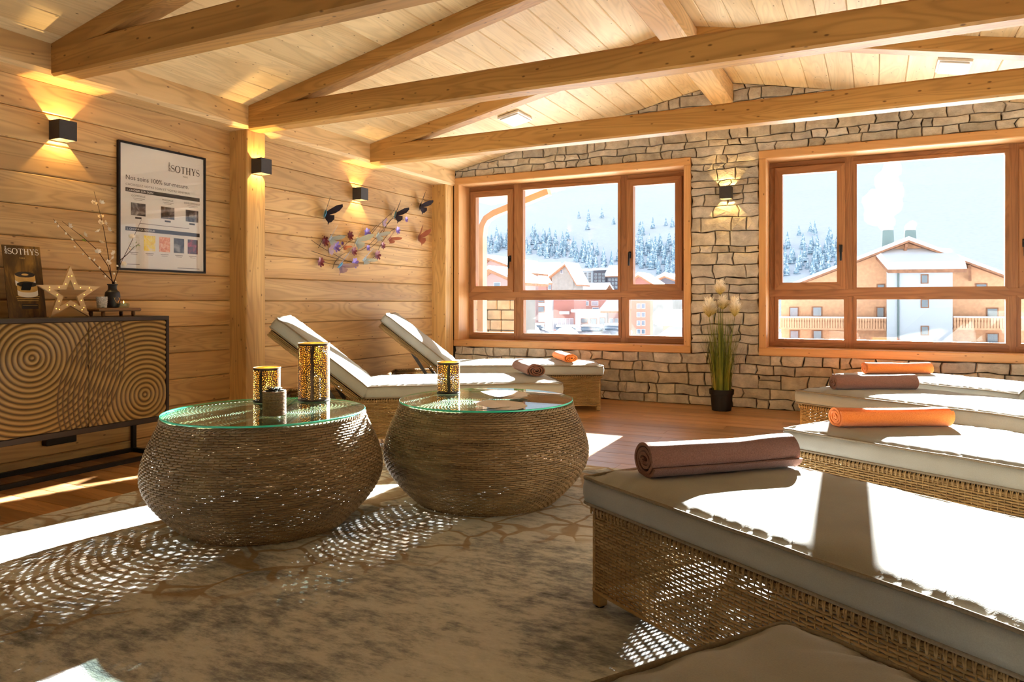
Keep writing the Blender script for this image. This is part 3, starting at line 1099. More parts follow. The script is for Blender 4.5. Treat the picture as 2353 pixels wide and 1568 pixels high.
def make_lounger():
    t = empty('sun_lounger')
    # woven skirt
    mb = MB()
    step = 0.0215
    base = rrect(0.022, LL - 0.02, 0.022, LW - 0.022, 0.03, step)
    z0, z1, pitch = 0.058, 0.322, 0.0100
    rows = int((z1 - z0) / pitch) + 1
    def path(r):
        return [(p + Vector((0, 0, z0 + pitch * r)), n) for p, n in base]
    woven(mb, path, rows, 0.0026, 0.0044, 0.0017)
    tag(mb.build('woven_skirt', M['wicker_light'], t, True), None, None, None, 'stuff')
    mb = MB()
    for p, n in base:
        mb.tube([p + Vector((0, 0, z0 - 0.004)), p + Vector((0, 0, z1 + 0.004))], 0.0019, 4)
    tag(mb.build('stakes', M['wicker_light'], t), None, None, None, 'stuff')
    mb = MB()
    fine = rrect(0.022, LL - 0.02, 0.022, LW - 0.022, 0.03, 0.0088)
    for k, (p, n) in enumerate(fine):
        s = Vector((n.y, -n.x, 0)) * (0.004 if k % 2 else -0.004)
        zc = z1 + 0.002
        mb.tube([p + n * 0.009 + s + Vector((0, 0, zc - 0.020)), p + n * 0.011 + s * 0.5 + Vector((0, 0, zc)), p + n * 0.004 + Vector((0, 0, zc + 0.011)), p - n * 0.007 + Vector((0, 0, zc + 0.009)), p - n * 0.011 + Vector((0, 0, zc - 0.006))], 0.0026, 4)
    tag(mb.build('wrapped_rim', M['wicker_light'], t, True), None, None, None, 'stuff')
    mb = MB()
    mb.tube([p + Vector((0, 0, z0 - 0.003)) for p, n in fine[::2]], 0.006, 6, True)
    mb.build('bottom_rail', M['wicker_light'], t, True)
    mb = MB()
    mb.tube([p - n * 0.002 + Vector((0, 0, z1 - 0.006)) for p, n in fine[::2]], 0.006, 6, True)
    mb.build('top_rail', M['wicker_light'], t, True)
    for (x, y) in ((0.045, 0.045), (LL - 0.045, 0.045), (0.045, LW - 0.045), (LL - 0.045, LW - 0.045)):
        mb = MB()
        v_, f_ = bevel_box((x - 0.019, y - 0.019, 0.004), (x + 0.019, y + 0.019, 0.30), 0.005, 1)
        mb.add(v_, f_)
        lg = mb.build('leg', M['wicker_light'], t)
        mb = MB()
        mb.lathe([(0.015, 0.0), (0.015, 0.0042)], 12, (x, y, 0))
        mb.build('glide', M['black_metal'], lg)
    mb = MB()
    mb.box((0.04, 0.04, 0.306), (HINGE, LW - 0.04, 0.328))
    mb.build('deck', M['deck'], t)
    # seat cushion with piping
    mb, tl, bl = cushion_mesh(HINGE - 0.006, LW, 0.095, 150, 40, 1.7)
    sc = mb.build('seat_cushion', M['canvas'], t, True, (0, 0, 0.335))
    for lp in (tl, bl):
        pm = MB()
        pm.tube(lp, 0.0052, 6, True)
        pm.build('piping', M['piping'], sc, True)
    # backrest: hinged wicker frame with cushion and strut
    ang = math.radians(38.6)
    bl_ = 0.80
    br = empty('backrest', (HINGE + 0.004, 0, 0.335), 0, t)
    br.rotation_euler = (0, -ang, 0)
    mb = MB()
    fr = rrect(0.0, bl_ - 0.02, 0.03, LW - 0.03, 0.03, step)
    def path2(r):
        return [(p + Vector((0, 0, -0.052 + 0.0095 * r)), n) for p, n in fr]
    woven(mb, path2, 5, 0.0026, 0.0042, 0.0017)
    for k in range(18):
        y = 0.045 + (LW - 0.09) * k / 17
        mb.stick((0.01, y, -0.03), (bl_ - 0.03, y, -0.03), 0.026, 0.006)
    tag(mb.build('woven_panel', M['wicker_light'], br, True), None, None, None, 'stuff')
    mb = MB()
    mb.box((0.01, 0.04, -0.024), (bl_ - 0.03, LW - 0.04, -0.010))
    mb.build('back_board', M['deck'], br)
    mb, tl, bl = cushion_mesh(bl_, LW, 0.095, 80, 36, 5.1)
    bc = mb.build('back_cushion', M['canvas'], br, True)
    for lp in (tl, bl):
        pm = MB()
        pm.tube(lp, 0.0052, 6, True)
        pm.build('piping', M['piping'], br, True)
    mb = MB()
    for y in (0.10, LW - 0.10):
        p0 = Vector((HINGE + 0.50 * math.cos(ang), y, 0.315 + 0.50 * math.sin(ang) - 0.02))
        mb.stick(p0, (HINGE + 0.13, y, 0.20), 0.012, 0.028)
    mb.stick((HINGE + 0.13, 0.09, 0.20), (HINGE + 0.13, LW - 0.09, 0.20), 0.012, 0.012)
    mb.build('support_strut', M['lamp_grey'], t)
    return t
proto = make_lounger()
def place(o, corner, ang, lab, near=0.0, z=0.0):
    """near: local width of the given foot corner"""
    a = math.radians(ang)
    o.rotation_euler = (0, 0, a)
    o.location = (corner[0] + math.sin(a) * near, corner[1] - math.cos(a) * near, z)
    tag(o, lab, 'sun lounger', 'wicker sun loungers')
RUGZ = 0.0105
spots = [((-0.864, 2.229), -33.0, 'nearest full sun lounger at right with a rolled brown towel on its foot end', 0, RUGZ),
         ((-0.382, 3.484), -29.0, 'second sun lounger at right with the large rolled orange towel', 0, RUGZ),
         ((-0.484, 5.147), -32.0, 'third sun lounger at right with a rolled dark brown towel', 0, 0.0),
         ((-0.318, 6.395), -35.5, 'sun lounger at right closest to the stone wall with an orange towel', 0, 0.0),
         ((-0.135, 1.395), -33.5, 'sun lounger in the bottom right corner with only its bare foot end showing', LW, RUGZ),
         ((-2.014, 4.859), 216.0, 'sun lounger with raised back behind the glass tables, brown towel on it', LW, 0.0),
         ((-2.226, 6.330), 208.0, 'sun lounger with raised back in the far corner under the left window', LW, 0.0)]
loungers = []
for i, (c, a, lab, nr, z) in enumerate(spots):
    o = proto if i == 0 else copy_tree(proto)
    place(o, c, a, lab, nr, z)
    loungers.append(o)

# ---- rolled towels
def terry(name, c1, c2):
    m, nt, b = base_mat(name, 0.95, 0, 0.1)
    n = noise_t(nt, coords(nt, (260, 260, 260)), 1.0, 3.0, 0.7)
    n2 = noise_t(nt, coords(nt, (14, 14, 14)), 1.0, 2.0)
    c = ramp(nt, n, [(0.3, srgb(*c1)), (0.7, srgb(*c2))])
    nt.links.new(c, b.inputs['Base Color'])
    bump(nt, b, math_n(nt, 'ADD', n, n2), 0.9, 0.004)
    b.inputs['Sheen Weight'].default_value = 0.25
    return m
M['brown_terry'] = terry('brown_terry', (112, 72, 56), (146, 102, 84))
M['orange_terry'] = terry('orange_terry', (226, 112, 40), (250, 150, 72))
CUSH_TOP = 0.335 + 0.095 + 0.010
def towel(p0, p1, w, h, mat, lab, seed, z):
    """rolled towel from p0 to p1 (2D), spiral cross-section"""
    p0, p1 = Vector((p0[0], p0[1])), Vector((p1[0], p1[1]))
    c = (p0 + p1) / 2
    d = p1 - p0
    L = d.length
    rr = random.Random(seed)
    t = MB()
    sec_o, sec_i = [], []
    turns, npt = 3.6, 112
    th = 0.0105
    for k in range(npt + 1):
        f = k / npt
        a = f * turns * 2 * math.pi + 1.2 + seed
        r = 0.16 + 0.84 * f
        wob = 1 + (0.10 * mnoise.noise(Vector((math.cos(a) * 1.3, math.sin(a) * 1.3, f * 3 + seed))) if f < 0.72 else 0.03 * mnoise.noise(Vector((math.cos(a), math.sin(a), seed))))
        x, zz = math.cos(a) * r * wob, math.sin(a) * r * wob
        if zz < -0.80:
            zz = -0.80 - (abs(zz) - 0.80) * 0.25
        sec_o.append((x * w / 2, zz * h / 2))
        nr = math.hypot(x * w / 2, zz * h / 2)
        sec_i.append((x * w / 2 * (nr - th) / nr, zz * h / 2 * (nr - th) / nr))
    sec = sec_o + sec_i[::-1]
    n = len(sec)
    zmin = min(q[1] for q in sec_o)
    ns = 18
    for s in range(ns + 1):
        f = s / ns
        for q, (x, zz) in enumerate(sec):
            yy = (f - 0.5) * L
            if s in (0, ns):
                lay = (q if q <= npt else 2 * npt + 1 - q) / npt
                yy += (1 if s else -1) * 0.010 * (mnoise.noise(Vector((lay * 9, seed, s))))
            sag = 1.0 - 0.05 * math.sin(f * math.pi) + 0.03 * mnoise.noise(Vector((f * 4, seed, 1.0)))
            zz2 = (zz - zmin) * sag
            x2 = x * (1 + 0.03 * mnoise.noise(Vector((f * 3, seed, 7.0))))
            t.v.append((x2, yy, zz2))
    for s in range(ns):
        for q in range(n):
            q2 = (q + 1) % n
            t.f.append((s * n + q, s * n + q2, (s + 1) * n + q2, (s + 1) * n + q))
    for s in (0, ns):
        for q in range(npt):
            f = (s * n + q, s * n + q + 1, s * n + n - 2 - q, s * n + n - 1 - q)
            t.f.append(f if s else tuple(reversed(f)))
    t.m = [0] * len(t.f)
    o = t.build('rolled_towel', mat, None, True, (c.x, c.y, z), auto=50)
    o.rotation_euler = (0, 0, math.atan2(d.y, d.x) - math.pi / 2)
    tag(o, lab, 'towel', 'rolled towels on the loungers')
    return o
CT = CUSH_TOP
towel((-0.655, 2.245), (-0.262, 2.625), 0.150, 0.125, M['brown_terry'], 'large rolled brown towel nearest the viewer on the front lounger', 1.0, CT + RUGZ)
towel((-0.160, 3.535), (0.285, 3.775), 0.135, 0.100, M['orange_terry'], 'large rolled orange towel on the second lounger from the viewer', 2.0, CT + RUGZ)
towel((-0.246, 5.150), (0.225, 5.385), 0.135, 0.105, M['brown_terry'], 'rolled dark brown towel on the third right-hand lounger', 3.0, CT)
towel((-0.075, 6.375), (0.385, 6.600), 0.135, 0.100, M['orange_terry'], 'rolled orange towel in front of the right window, on the lounger by the wall', 4.0, CT)
towel((-2.300, 5.010), (-2.640, 5.440), 0.155, 0.105, M['brown_terry'], 'rolled brown towel on the lounger behind the glass tables', 5.0, CT)
towel((-2.545, 6.320), (-2.845, 6.740), 0.150, 0.090, M['orange_terry'], 'rolled orange towel on the far lounger below the left window', 6.0, CT)

# ---- sideboard
SX0, SX1, SY0, SY1 = -4.485, -4.14, 2.165, 3.245
SZ0, SZ1 = 0.232, 0.915
M['dark_wood'] = wood('dark_stained_mango', (44, 34, 28), (62, 48, 40), 'y', rough=0.45, knots=0.0, rings=0.3, var=0.05, knotc=(30, 22, 18))
def door_mat():
    m, nt, b = base_mat('gold_washed_carved_wood', 0.5, 0.0, 0.45)
    geo = N(nt, 'ShaderNodeNewGeometry')
    n = noise_t(nt, coords(nt, (6, 6, 30), False), 1.0, 4.0)
    tc = N(nt, 'ShaderNodeTexCoord')
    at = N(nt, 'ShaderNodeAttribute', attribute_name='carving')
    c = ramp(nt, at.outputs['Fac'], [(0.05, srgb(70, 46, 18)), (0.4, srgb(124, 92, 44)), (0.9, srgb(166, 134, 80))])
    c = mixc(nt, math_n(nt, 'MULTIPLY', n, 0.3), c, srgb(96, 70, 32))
    nt.links.new(c, b.inputs['Base Color'])
    return m
M['door'] = door_mat()
sb = tag(empty('sideboard', ((SX0 + SX1) / 2, (SY0 + SY1) / 2, 0)), 'dark sideboard with gold carved ripple doors on a black metal base', 'sideboard')
so = Vector(sb.location)
def SBL(mb):
    mb.v = [(v[0] - so.x, v[1] - so.y, v[2] - so.z) for v in mb.v]
    return mb
mb = MB(); mb.bar('y', SY0, SY1, (SX0, SZ1 - 0.028), (SX1, SZ1), 0.003); SBL(mb).build('top', M['dark_wood'], sb)
mb = MB(); mb.bar('y', SY0, SY1, (SX0, SZ0), (SX1, SZ0 + 0.034), 0.003); SBL(mb).build('bottom_board', M['dark_wood'], sb)
for (a, b) in ((SY0, SY0 + 0.02), (SY1 - 0.02, SY1)):
    mb = MB(); mb.box((SX0, a, SZ0 + 0.034), (SX1, b, SZ1 - 0.028)); SBL(mb).build('side_panel', M['dark_wood'], sb)
mb = MB(); mb.box((SX0, SY0 + 0.02, SZ0 + 0.034), (SX0 + 0.012, SY1 - 0.02, SZ1 - 0.028)); SBL(mb).build('back_panel', M['dark_wood'], sb)
C1, C2 = (2.386, 0.696), (3.076, 0.417)
def carve(y, z):
    d1, d2 = math.hypot(y - C1[0], z - C1[1]), math.hypot(y - C2[0], z - C2[1])
    sp = math.hypot(C1[0] - C2[0], C1[1] - C2[1]) / 25
    g1 = 0.5 + 0.5 * math.cos(2 * math.pi * d1 / sp)
    g2 = 0.5 + 0.5 * math.cos(2 * math.pi * d2 / sp)
    g1, g2 = g1 ** 0.6, g2 ** 0.6
    lim = 0.56
    if d1 < lim and d2 < lim:
        return min(g1, g2)
    return g1 if d1 < d2 else g2
ym = 2.705
for (a, b) in ((SY0 + 0.022, ym - 0.003), (ym + 0.003, SY1 - 0.022)):
    za, zb = SZ0 + 0.036, SZ1 - 0.030
    ny, nz = 150, 172
    mb = MB()
    vals = []
    for i in range(ny + 1):
        for j in range(nz + 1):
            y, z = a + (b - a) * i / ny, za + (zb - za) * j / nz
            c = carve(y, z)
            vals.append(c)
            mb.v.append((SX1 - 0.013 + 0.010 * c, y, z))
    for i in range(ny):
        for j in range(nz):
            k = i * (nz + 1) + j
            mb.f.append((k, k + nz + 1, k + nz + 2, k + 1))
    mb.m = [0] * len(mb.f)
    nb = len(mb.v)
    mb.box((SX1 - 0.030, a, za), (SX1 - 0.0135, b, zb))
    vals += [0.5] * (len(mb.v) - nb)
    SBL(mb)
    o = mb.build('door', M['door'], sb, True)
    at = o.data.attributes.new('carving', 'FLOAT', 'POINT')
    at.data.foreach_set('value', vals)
# metal base
tk = 0.026
for (y0, y1) in ((SY0 + 0.01, SY0 + 0.01 + tk), (SY1 - 0.01 - tk, SY1 - 0.01)):
    for (x0, x1) in ((SX0 + 0.01, SX0 + 0.01 + tk), (SX1 - 0.012 - tk, SX1 - 0.012)):
        mb = MB(); mb.box((x0, y0, 0.026), (x1, y1, SZ0)); SBL(mb).build('leg', M['black_metal'], sb)
    mb = MB(); mb.box((SX0 + 0.01, y0, 0.0), (SX1 - 0.012, y1, 0.026)); SBL(mb).build('base_rail', M['black_metal'], sb)
for (x0, x1) in ((SX0 + 0.01, SX0 + 0.01 + tk), (SX1 - 0.012 - tk, SX1 - 0.012)):
    mb = MB(); mb.box((x0, SY0 + 0.01 + tk, 0.0), (x1, SY1 - 0.01 - tk, 0.026)); SBL(mb).build('base_rail', M['black_metal'], sb)
# black power strip under the sideboard
pa, pb = px(102, 1003, x=-4.47), px(172, 1003, x=-4.47)
mb = MB(); v_, f_ = bevel_box((-0.028, -(pb.y - pa.y) / 2, -0.03), (0.022, (pb.y - pa.y) / 2, 0.03), 0.004, 1); mb.add(v_, f_)
o = mb.build('power_strip', M['black_metal'], None, False, (-4.47, (pa.y + pb.y) / 2, 0.165))
tag(o, 'black power strip fixed low on the wall under the sideboard', 'power strip')

# ================================================================ small things
# ---- lettering helpers (flat print a hair in front of its board)
def serif_word(word, h):
    """thin/thick serif capitals, returns verts (x, y), faces, width"""
    vs, fs = [], []
    def quad(*p):
        o = len(vs)
        vs.extend(p)
        fs.append(tuple(range(o, o + len(p))))
    def rect(x0, y0, x1, y1):
        quad((x0, y0), (x1, y0), (x1, y1), (x0, y1))
    def stroke(pts, ws):
        m = len(pts)
        o = len(vs)
        for i, p in enumerate(pts):
            a, b = pts[max(i - 1, 0)], pts[min(i + 1, m - 1)]
            dx, dy = b[0] - a[0], b[1] - a[1]
            L = math.hypot(dx, dy) or 1
            nx_, ny_ = -dy / L, dx / L
            w = ws[i] / 2
            vs.append((p[0] + nx_ * w, p[1] + ny_ * w))
            vs.append((p[0] - nx_ * w, p[1] - ny_ * w))
        for i in range(m - 1):
            fs.append((o + 2 * i, o + 2 * i + 1, o + 2 * i + 3, o + 2 * i + 2))
    x = 0.0
    TK, TN, SF = 0.15, 0.055, 0.16
    for ch in word:
        if ch == 'S':
            w = 0.58
            pts, ws = [], []
            for i in range(21):
                t = i / 20
                if t < 0.5:
                    a = math.radians(40 + 230 * (t / 0.5))
                    pts.append((x + w / 2 + 0.25 * math.cos(a), 0.745 + 0.225 * math.sin(a)))
                else:
                    a = math.radians(90 - 230 * ((t - 0.5) / 0.5))
                    pts.append((x + w / 2 + 0.27 * math.cos(a), 0.265 + 0.235 * math.sin(a)))
                ws.append(TN + (TK - TN) * math.exp(-((t - 0.5) / 0.17) ** 2))
            stroke(pts, ws)
            rect(x + w / 2 + 0.16, 0.74, x + w / 2 + 0.20, 0.99)
            rect(x + w / 2 - 0.27, 0.02, x + w / 2 - 0.23, 0.27)
        elif ch == 'O':
            w = 0.92
            pts = [(x + w / 2 + 0.38 * math.cos(a * math.pi / 14), 0.5 + 0.47 * math.sin(a * math.pi / 14)) for a in range(29)]
            stroke(pts, [TN + (TK - TN) * abs(math.cos(a * math.pi / 14)) for a in range(29)])
        elif ch == 'T':
            w = 0.78
            rect(x + 0.03, 0.93, x + w - 0.03, 0.985)
            rect(x + w / 2 - TK / 2, 0.0, x + w / 2 + TK / 2, 0.93)
            rect(x + w / 2 - SF, 0.0, x + w / 2 + SF, 0.04)
            rect(x + 0.03, 0.76, x + 0.07, 0.93)
            rect(x + w - 0.07, 0.76, x + w - 0.03, 0.93)
        elif ch == 'H':
            w = 0.92
            for xx in (x + 0.2, x + w - 0.2):
                rect(xx - TK / 2, 0, xx + TK / 2, 1)
                rect(xx - SF, 0, xx + SF, 0.04)
                rect(xx - SF, 0.96, xx + SF, 1.0)
            rect(x + 0.2, 0.49, x + w - 0.2, 0.54)
        elif ch == 'Y':
            w = 0.82
            c = x + w / 2
            quad((x + 0.07, 0.97), (x + 0.24, 0.97), (c + 0.05, 0.45), (c - TK / 2, 0.42))
            quad((x + w - 0.17, 0.97), (x + w - 0.11, 0.97), (c + TK / 2, 0.42), (c, 0.45))
            rect(c - TK / 2, 0, c + TK / 2, 0.44)
            rect(c - SF, 0, c + SF, 0.04)
            rect(x + 0.0, 0.96, x + 0.3, 1.0)
            rect(x + w - 0.28, 0.96, x + w, 1.0)
        x += w + 0.05
    return [(a * h, b * h) for a, b in vs], fs, x * h

def monogram(h):
    """small ornament beside the brand name: a thin flourished cipher"""
    vs, fs = [], []
    def stroke(pts, w):
        o = len(vs)
        m = len(pts)
        for i, p in enumerate(pts):
            a, b = pts[max(i - 1, 0)], pts[min(i + 1, m - 1)]
            dx, dy = b[0] - a[0], b[1] - a[1]
            L = math.hypot(dx, dy) or 1
            vs.append((p[0] - dy / L * w / 2, p[1] + dx / L * w / 2))
            vs.append((p[0] + dy / L * w / 2, p[1] - dx / L * w / 2))
        for i in range(m - 1):
            fs.append((o + 2 * i, o + 2 * i + 1, o + 2 * i + 3, o + 2 * i + 2))
    stroke([(0.24, 0.0), (0.24, 1.25)], 0.05)
    stroke([(0.12, 1.12), (0.24, 1.28), (0.36, 1.12)], 0.05)
    stroke([(0.10, 0.95), (0.38, 0.95)], 0.05)
    stroke([(0.24 + 0.17 * math.cos(a * 0.5), 0.62 + 0.22 * math.sin(a * 0.5)) for a in range(13)], 0.06)
    stroke([(0.05, 0.08), (0.20, 0.30), (0.40, 0.02), (0.46, 0.34), (0.30, 0.42)], 0.07)
    return [(a * h, b * h) for a, b in vs], fs, 0.5 * h

class Print:
    """flat print on a board: o origin (lower left), ex, ey unit vectors, n normal"""
    def __init__(self, o, ex, ey, n, parent):
        self.o, self.ex, self.ey, self.n, self.parent = Vector(o), Vector(ex), Vector(ey), Vector(n), parent
        self.lift = 0.0006
    def put(self, vs, fs, mat, name, x, y, sx=1.0, sy=1.0, lift=None):
        mb = MB()
        l = self.lift if lift is None else lift
        mb.add([self.o + self.ex * (x + v[0] * sx) + self.ey * (y + v[1] * sy) + self.n * l for v in vs], fs)
        return mb.build(name, mat, self.parent)
    def text(self, s, x, y, size, mat, name='lettering', width=None, right=None, lift=0.0014):
        vs, fs = text_geo(s, size)
        if not vs:
            return
        w = max(v[0] for v in vs)
        k = (width / w) if width else 1.0
        if right is not None:
            x = right - w * k
        self.put(vs, fs, mat, name, x, y, k, 1.0, lift)
    def brand(self, x, y, h, mat, lift=0.0014):
        v1, f1, w1 = monogram(h)
        self.put(v1, f1, mat, 'emblem', x, y, 1, 1, lift)
        v2, f2, w2 = serif_word('SOTHYS', h)
        self.put(v2, f2, mat, 'lettering', x + w1 * 1.08, y, 1, 1, lift)
        return w1 * 1.08 + w2
    def rect(self, x0, y0, x1, y1, mat, name='printed_panel', lift=None):
        self.put([(x0, y0), (x1, y0), (x1, y1), (x0, y1)], [(0, 1, 2, 3)], mat, name, 0, 0, 1, 1, lift)

M['paper'] = plain('poster_paper', (226, 220, 212), 0.5, var=0.03, sc=3)
M['ink'] = plain('dark_ink', (48, 42, 38), 0.5)
M['ink_grey'] = plain('grey_ink', (120, 112, 104), 0.5)
M['paper_white'] = plain('white_print', (236, 230, 220), 0.5, var=0.02)
def photo_mat(name, cols, sc, axis_stretch=(1, 1, 1)):
    m, nt, b = base_mat(name, 0.4)
    n = noise_t(nt, coords(nt, tuple(sc * k for k in axis_stretch)), 1.0, 3.0, 0.5, 1.0)
    k = len(cols)
    nt.links.new(ramp(nt, n, [(0.30 + 0.4 * i / (k - 1), srgb(*c)) for i, c in enumerate(cols)]), b.inputs['Base Color'])
    return m
M['ph_bw'] = photo_mat('black_and_white_photo', [(24, 22, 22), (70, 66, 64), (150, 144, 138)], 16)
M['ph_yel'] = photo_mat('lemon_photo', [(235, 225, 205), (240, 214, 60), (226, 180, 20)], 22)
M['ph_org'] = photo_mat('peel_photo', [(200, 100, 60), (228, 150, 100), (244, 204, 170)], 50)
M['ph_ros'] = photo_mat('petal_photo', [(46, 40, 44), (90, 50, 58), (184, 60, 80)], 28)
M['ph_pale'] = photo_mat('pale_flower_photo', [(206, 198, 184), (222, 216, 206), (190, 184, 160)], 20)

# ---- framed treatment poster on the left wall
PY0, PY1, PZ0, PZ1 = 3.126, 3.826, 1.218, 2.082
ps = tag(empty('framed_poster', (XL, (PY0 + PY1) / 2, PZ0)), 'black framed spa treatment poster hanging above the sideboard', 'poster')
po = Vector(ps.location)
fw, fd = 0.014, 0.022
for (a, b, c, d) in ((PY0, PY1, PZ0, PZ0 + fw), (PY0, PY1, PZ1 - fw, PZ1), (PY0, PY0 + fw, PZ0 + fw, PZ1 - fw), (PY1 - fw, PY1, PZ0 + fw, PZ1 - fw)):
    mb = MB(); mb.box((0.0005, a - po.y, c - po.z), (fd, b - po.y, d - po.z)); mb.build('frame_bar', M['black_metal'], ps)
mb = MB(); mb.box((0.002, PY0 + fw - po.y, fw), (0.012, PY1 - fw - po.y, PZ1 - fw - po.z)); mb.build('sheet', M['paper'], ps)
PW, PH = PY1 - PY0, PZ1 - PZ0
pr = Print((0.012, -PW / 2, 0), (0, 1, 0), (0, 0, 1), (1, 0, 0), ps)
pr.brand(0.380, 0.716, 0.050, M['ink'])
pr.text('PARIS', 0.505, 0.690, 0.017, M['ink_grey'])
pr.text('Nos soins 100% sur-mesure.', 0.055, 0.612, 0.044, M['ink'], width=0.50)
pr.text('CHOISISSEZ VOTRE SOIN ET VOTRE SENTEUR', 0.055, 0.573, 0.021, M['ink_grey'], width=0.51)
pr.rect(0.055, 0.530, 0.652, 0.557, M['ink'])
pr.text('1. CHOISIR SON SOIN', 0.062, 0.5365, 0.0185, M['paper_white'], width=0.20, lift=0.002)
for (tx, x0, wd, y0, x1) in (('GOMMAGE', 0.098, 0.105, 0.375, 0.215), ('MASSAGE', 0.335, 0.09, 0.375, 0.45), ('ENVELOPPEMENT', 0.515, 0.14, 0.375, 0.645)):
    pr.text(tx, x0, 0.502, 0.0185, M['ink_grey'], width=wd)
    cx_ = x0 + wd / 2
    pr.rect(cx_ - 0.055, y0, cx_ + 0.055, y0 + 0.085, M['ph_bw'], 'photo')
    pr.rect(cx_ - 0.024, y0 - 0.022, cx_ + 0.024, y0 - 0.010, M['ink'])
    for q in range(2):
        pr.rect(cx_ - 0.04 + 0.01 * q, 0.490 - 0.010 * q, cx_ + 0.05 - 0.02 * q, 0.4925 - 0.010 * q, M['ink_grey'], 'print_line')
pr.rect(0.16, 0.322, 0.56, 0.326, M['ink_grey'], 'print_line')
pr.rect(0.055, 0.268, 0.652, 0.295, M['ink'])
pr.text('2. CHOISIR SA SENTEUR', 0.062, 0.2745, 0.0185, M['paper_white'], width=0.215, lift=0.002)
for k, mt in enumerate(('ph_pale', 'ph_yel', 'ph_org', 'ph_bw', 'ph_ros')):
    x0 = 0.075 + 0.118 * k
    pr.rect(x0, 0.140, x0 + 0.088, 0.245, M[mt], 'photo')
    pr.rect(x0 + 0.012, 0.120, x0 + 0.076, 0.124, M['ink_grey'], 'print_line')
    pr.rect(x0 + 0.020, 0.110, x0 + 0.068, 0.113, M['ink_grey'], 'print_line')
pr.rect(0.06, 0.040, 0.16, 0.044, M['ink_grey'], 'print_line')
pr.rect(0.46, 0.030, 0.65, 0.034, M['ink_grey'], 'print_line')
mb = MB(); mb.box((0.0165, -PW / 2 + fw, fw), (0.0185, PW / 2 - fw, PH - fw)); mb.build('glazing', clear_glass('poster_glass', (1, 1, 1, 1), 1.0), ps)

# ---- counter display board on the sideboard
def board_mat():
    m, nt, b = base_mat('gold_and_black_print', 0.35)
    n = noise_t(nt, coords(nt, (14, 14, 3)), 1.0, 4.0, 0.6, 0.8)
    nt.links.new(ramp(nt, n, [(0.25, srgb(34, 22, 12)), (0.5, srgb(84, 58, 24)), (0.7, srgb(150, 112, 50))]), b.inputs['Base Color'])
    return m
BZ = SZ1 + 0.0005
bt0, bt1 = px(4, 562, x=-4.405), px(91, 567, x=-4.405)
bb0 = px(17, 728, x=-4.335)
by0, by1 = bt0.y, bt1.y
bh = bt0.z - BZ
bd = tag(empty('display_board', (-4.335, (by0 + by1) / 2, BZ)), 'black and gold cosmetics display card leaning beside the star', 'display card')
tilt = math.atan2(0.07, bh)
ey = Vector((-math.sin(tilt), 0.0, math.cos(tilt)))
nrm = Vector((math.cos(tilt), 0, math.sin(tilt)))
bwid, bhe = by1 - by0, bh / math.cos(tilt)
mb = MB()
o0 = Vector((0, -bwid / 2, 0))
corners = [o0, o0 + Vector((0, bwid, 0)), o0 + Vector((0, bwid, 0)) + ey * bhe, o0 + ey * bhe]
mb.add([c - nrm * 0.004 for c in corners] + corners, [(3, 2, 1, 0), (4, 5, 6, 7), (0, 1, 5, 4), (1, 2, 6, 5), (2, 3, 7, 6), (3, 0, 4, 7)])
mb.build('card', board_mat(), bd)
mb = MB(); mb.stick((-0.004, 0, 0.20), (-0.10, 0, 0.003), 0.05, 0.003); mb.build('strut', M['black_metal'], bd)
M['gold'] = plain('gold_print', (214, 176, 104), 0.4, 0.3)
dp = Print(o0, (0, 1, 0), ey, nrm, bd)
dp.brand(bwid * 0.04, bhe * 0.875, bwid * 0.168, M['paper_white'], 0.001)
dp.text('PARIS', bwid * 0.42, bhe * 0.815, 0.012, M['gold'], lift=0.001)
for (yb0, r0) in ((0.52, 0.0), (0.385, 0.0012)):
    cx_, cy = bwid * (0.52 if yb0 > 0.5 else 0.55), bhe * yb0
    w = bwid * 0.27
    def ell(y, k=1.0, r=w, n=20, a0=0, a1=2 * math.pi):
        return [(cx_ + r * math.cos(a0 + (a1 - a0) * i / n), y + k * r * 0.30 * math.sin(a0 + (a1 - a0) * i / n)) for i in range(n + 1)]
    hj = bhe * 0.075
    lo_ = ell(cy - hj * 0.9, 1, w, 16, math.pi, 2 * math.pi)
    dp.put(lo_ + [(cx_ + w, cy), (cx_ - w, cy)], [tuple(range(len(lo_) + 2))], M['paper_white'], 'printed_jar', 0, 0, 1, 1, 0.0009 + r0)
    lo_ = ell(cy, 1, w, 16, math.pi, 2 * math.pi)
    dp.put(lo_ + [(cx_ + w, cy + hj), (cx_ - w, cy + hj)], [tuple(range(len(lo_) + 2))], M['gold'], 'printed_jar_band', 0, 0, 1, 1, 0.0012 + r0)
    e_ = ell(cy + hj)[:-1]
    dp.put(e_, [tuple(range(len(e_)))], M['ink'], 'printed_jar_lid', 0, 0, 1, 1, 0.0015 + r0)
    e_ = ell(cy + hj, 1, w * 0.35)[:-1]
    dp.put(e_, [tuple(range(len(e_)))], M['gold'], 'printed_jar_disc', 0, 0, 1, 1, 0.0018 + r0)
for k in range(3):
    dp.rect(bwid * (0.24 + 0.01 * k), bhe * (0.285 - 0.028 * k), bwid * (0.86 - 0.02 * k), bhe * (0.292 - 0.028 * k), M['gold'], 'print_line', 0.001)
dp.rect(bwid * 0.36, bhe * 0.12, bwid * 0.80, bhe * 0.185, M['ink'], 'printed_panel', 0.001)
dp.rect(bwid * 0.38, bhe * 0.165, bwid * 0.78, bhe * 0.170, M['gold'], 'print_line', 0.0014)

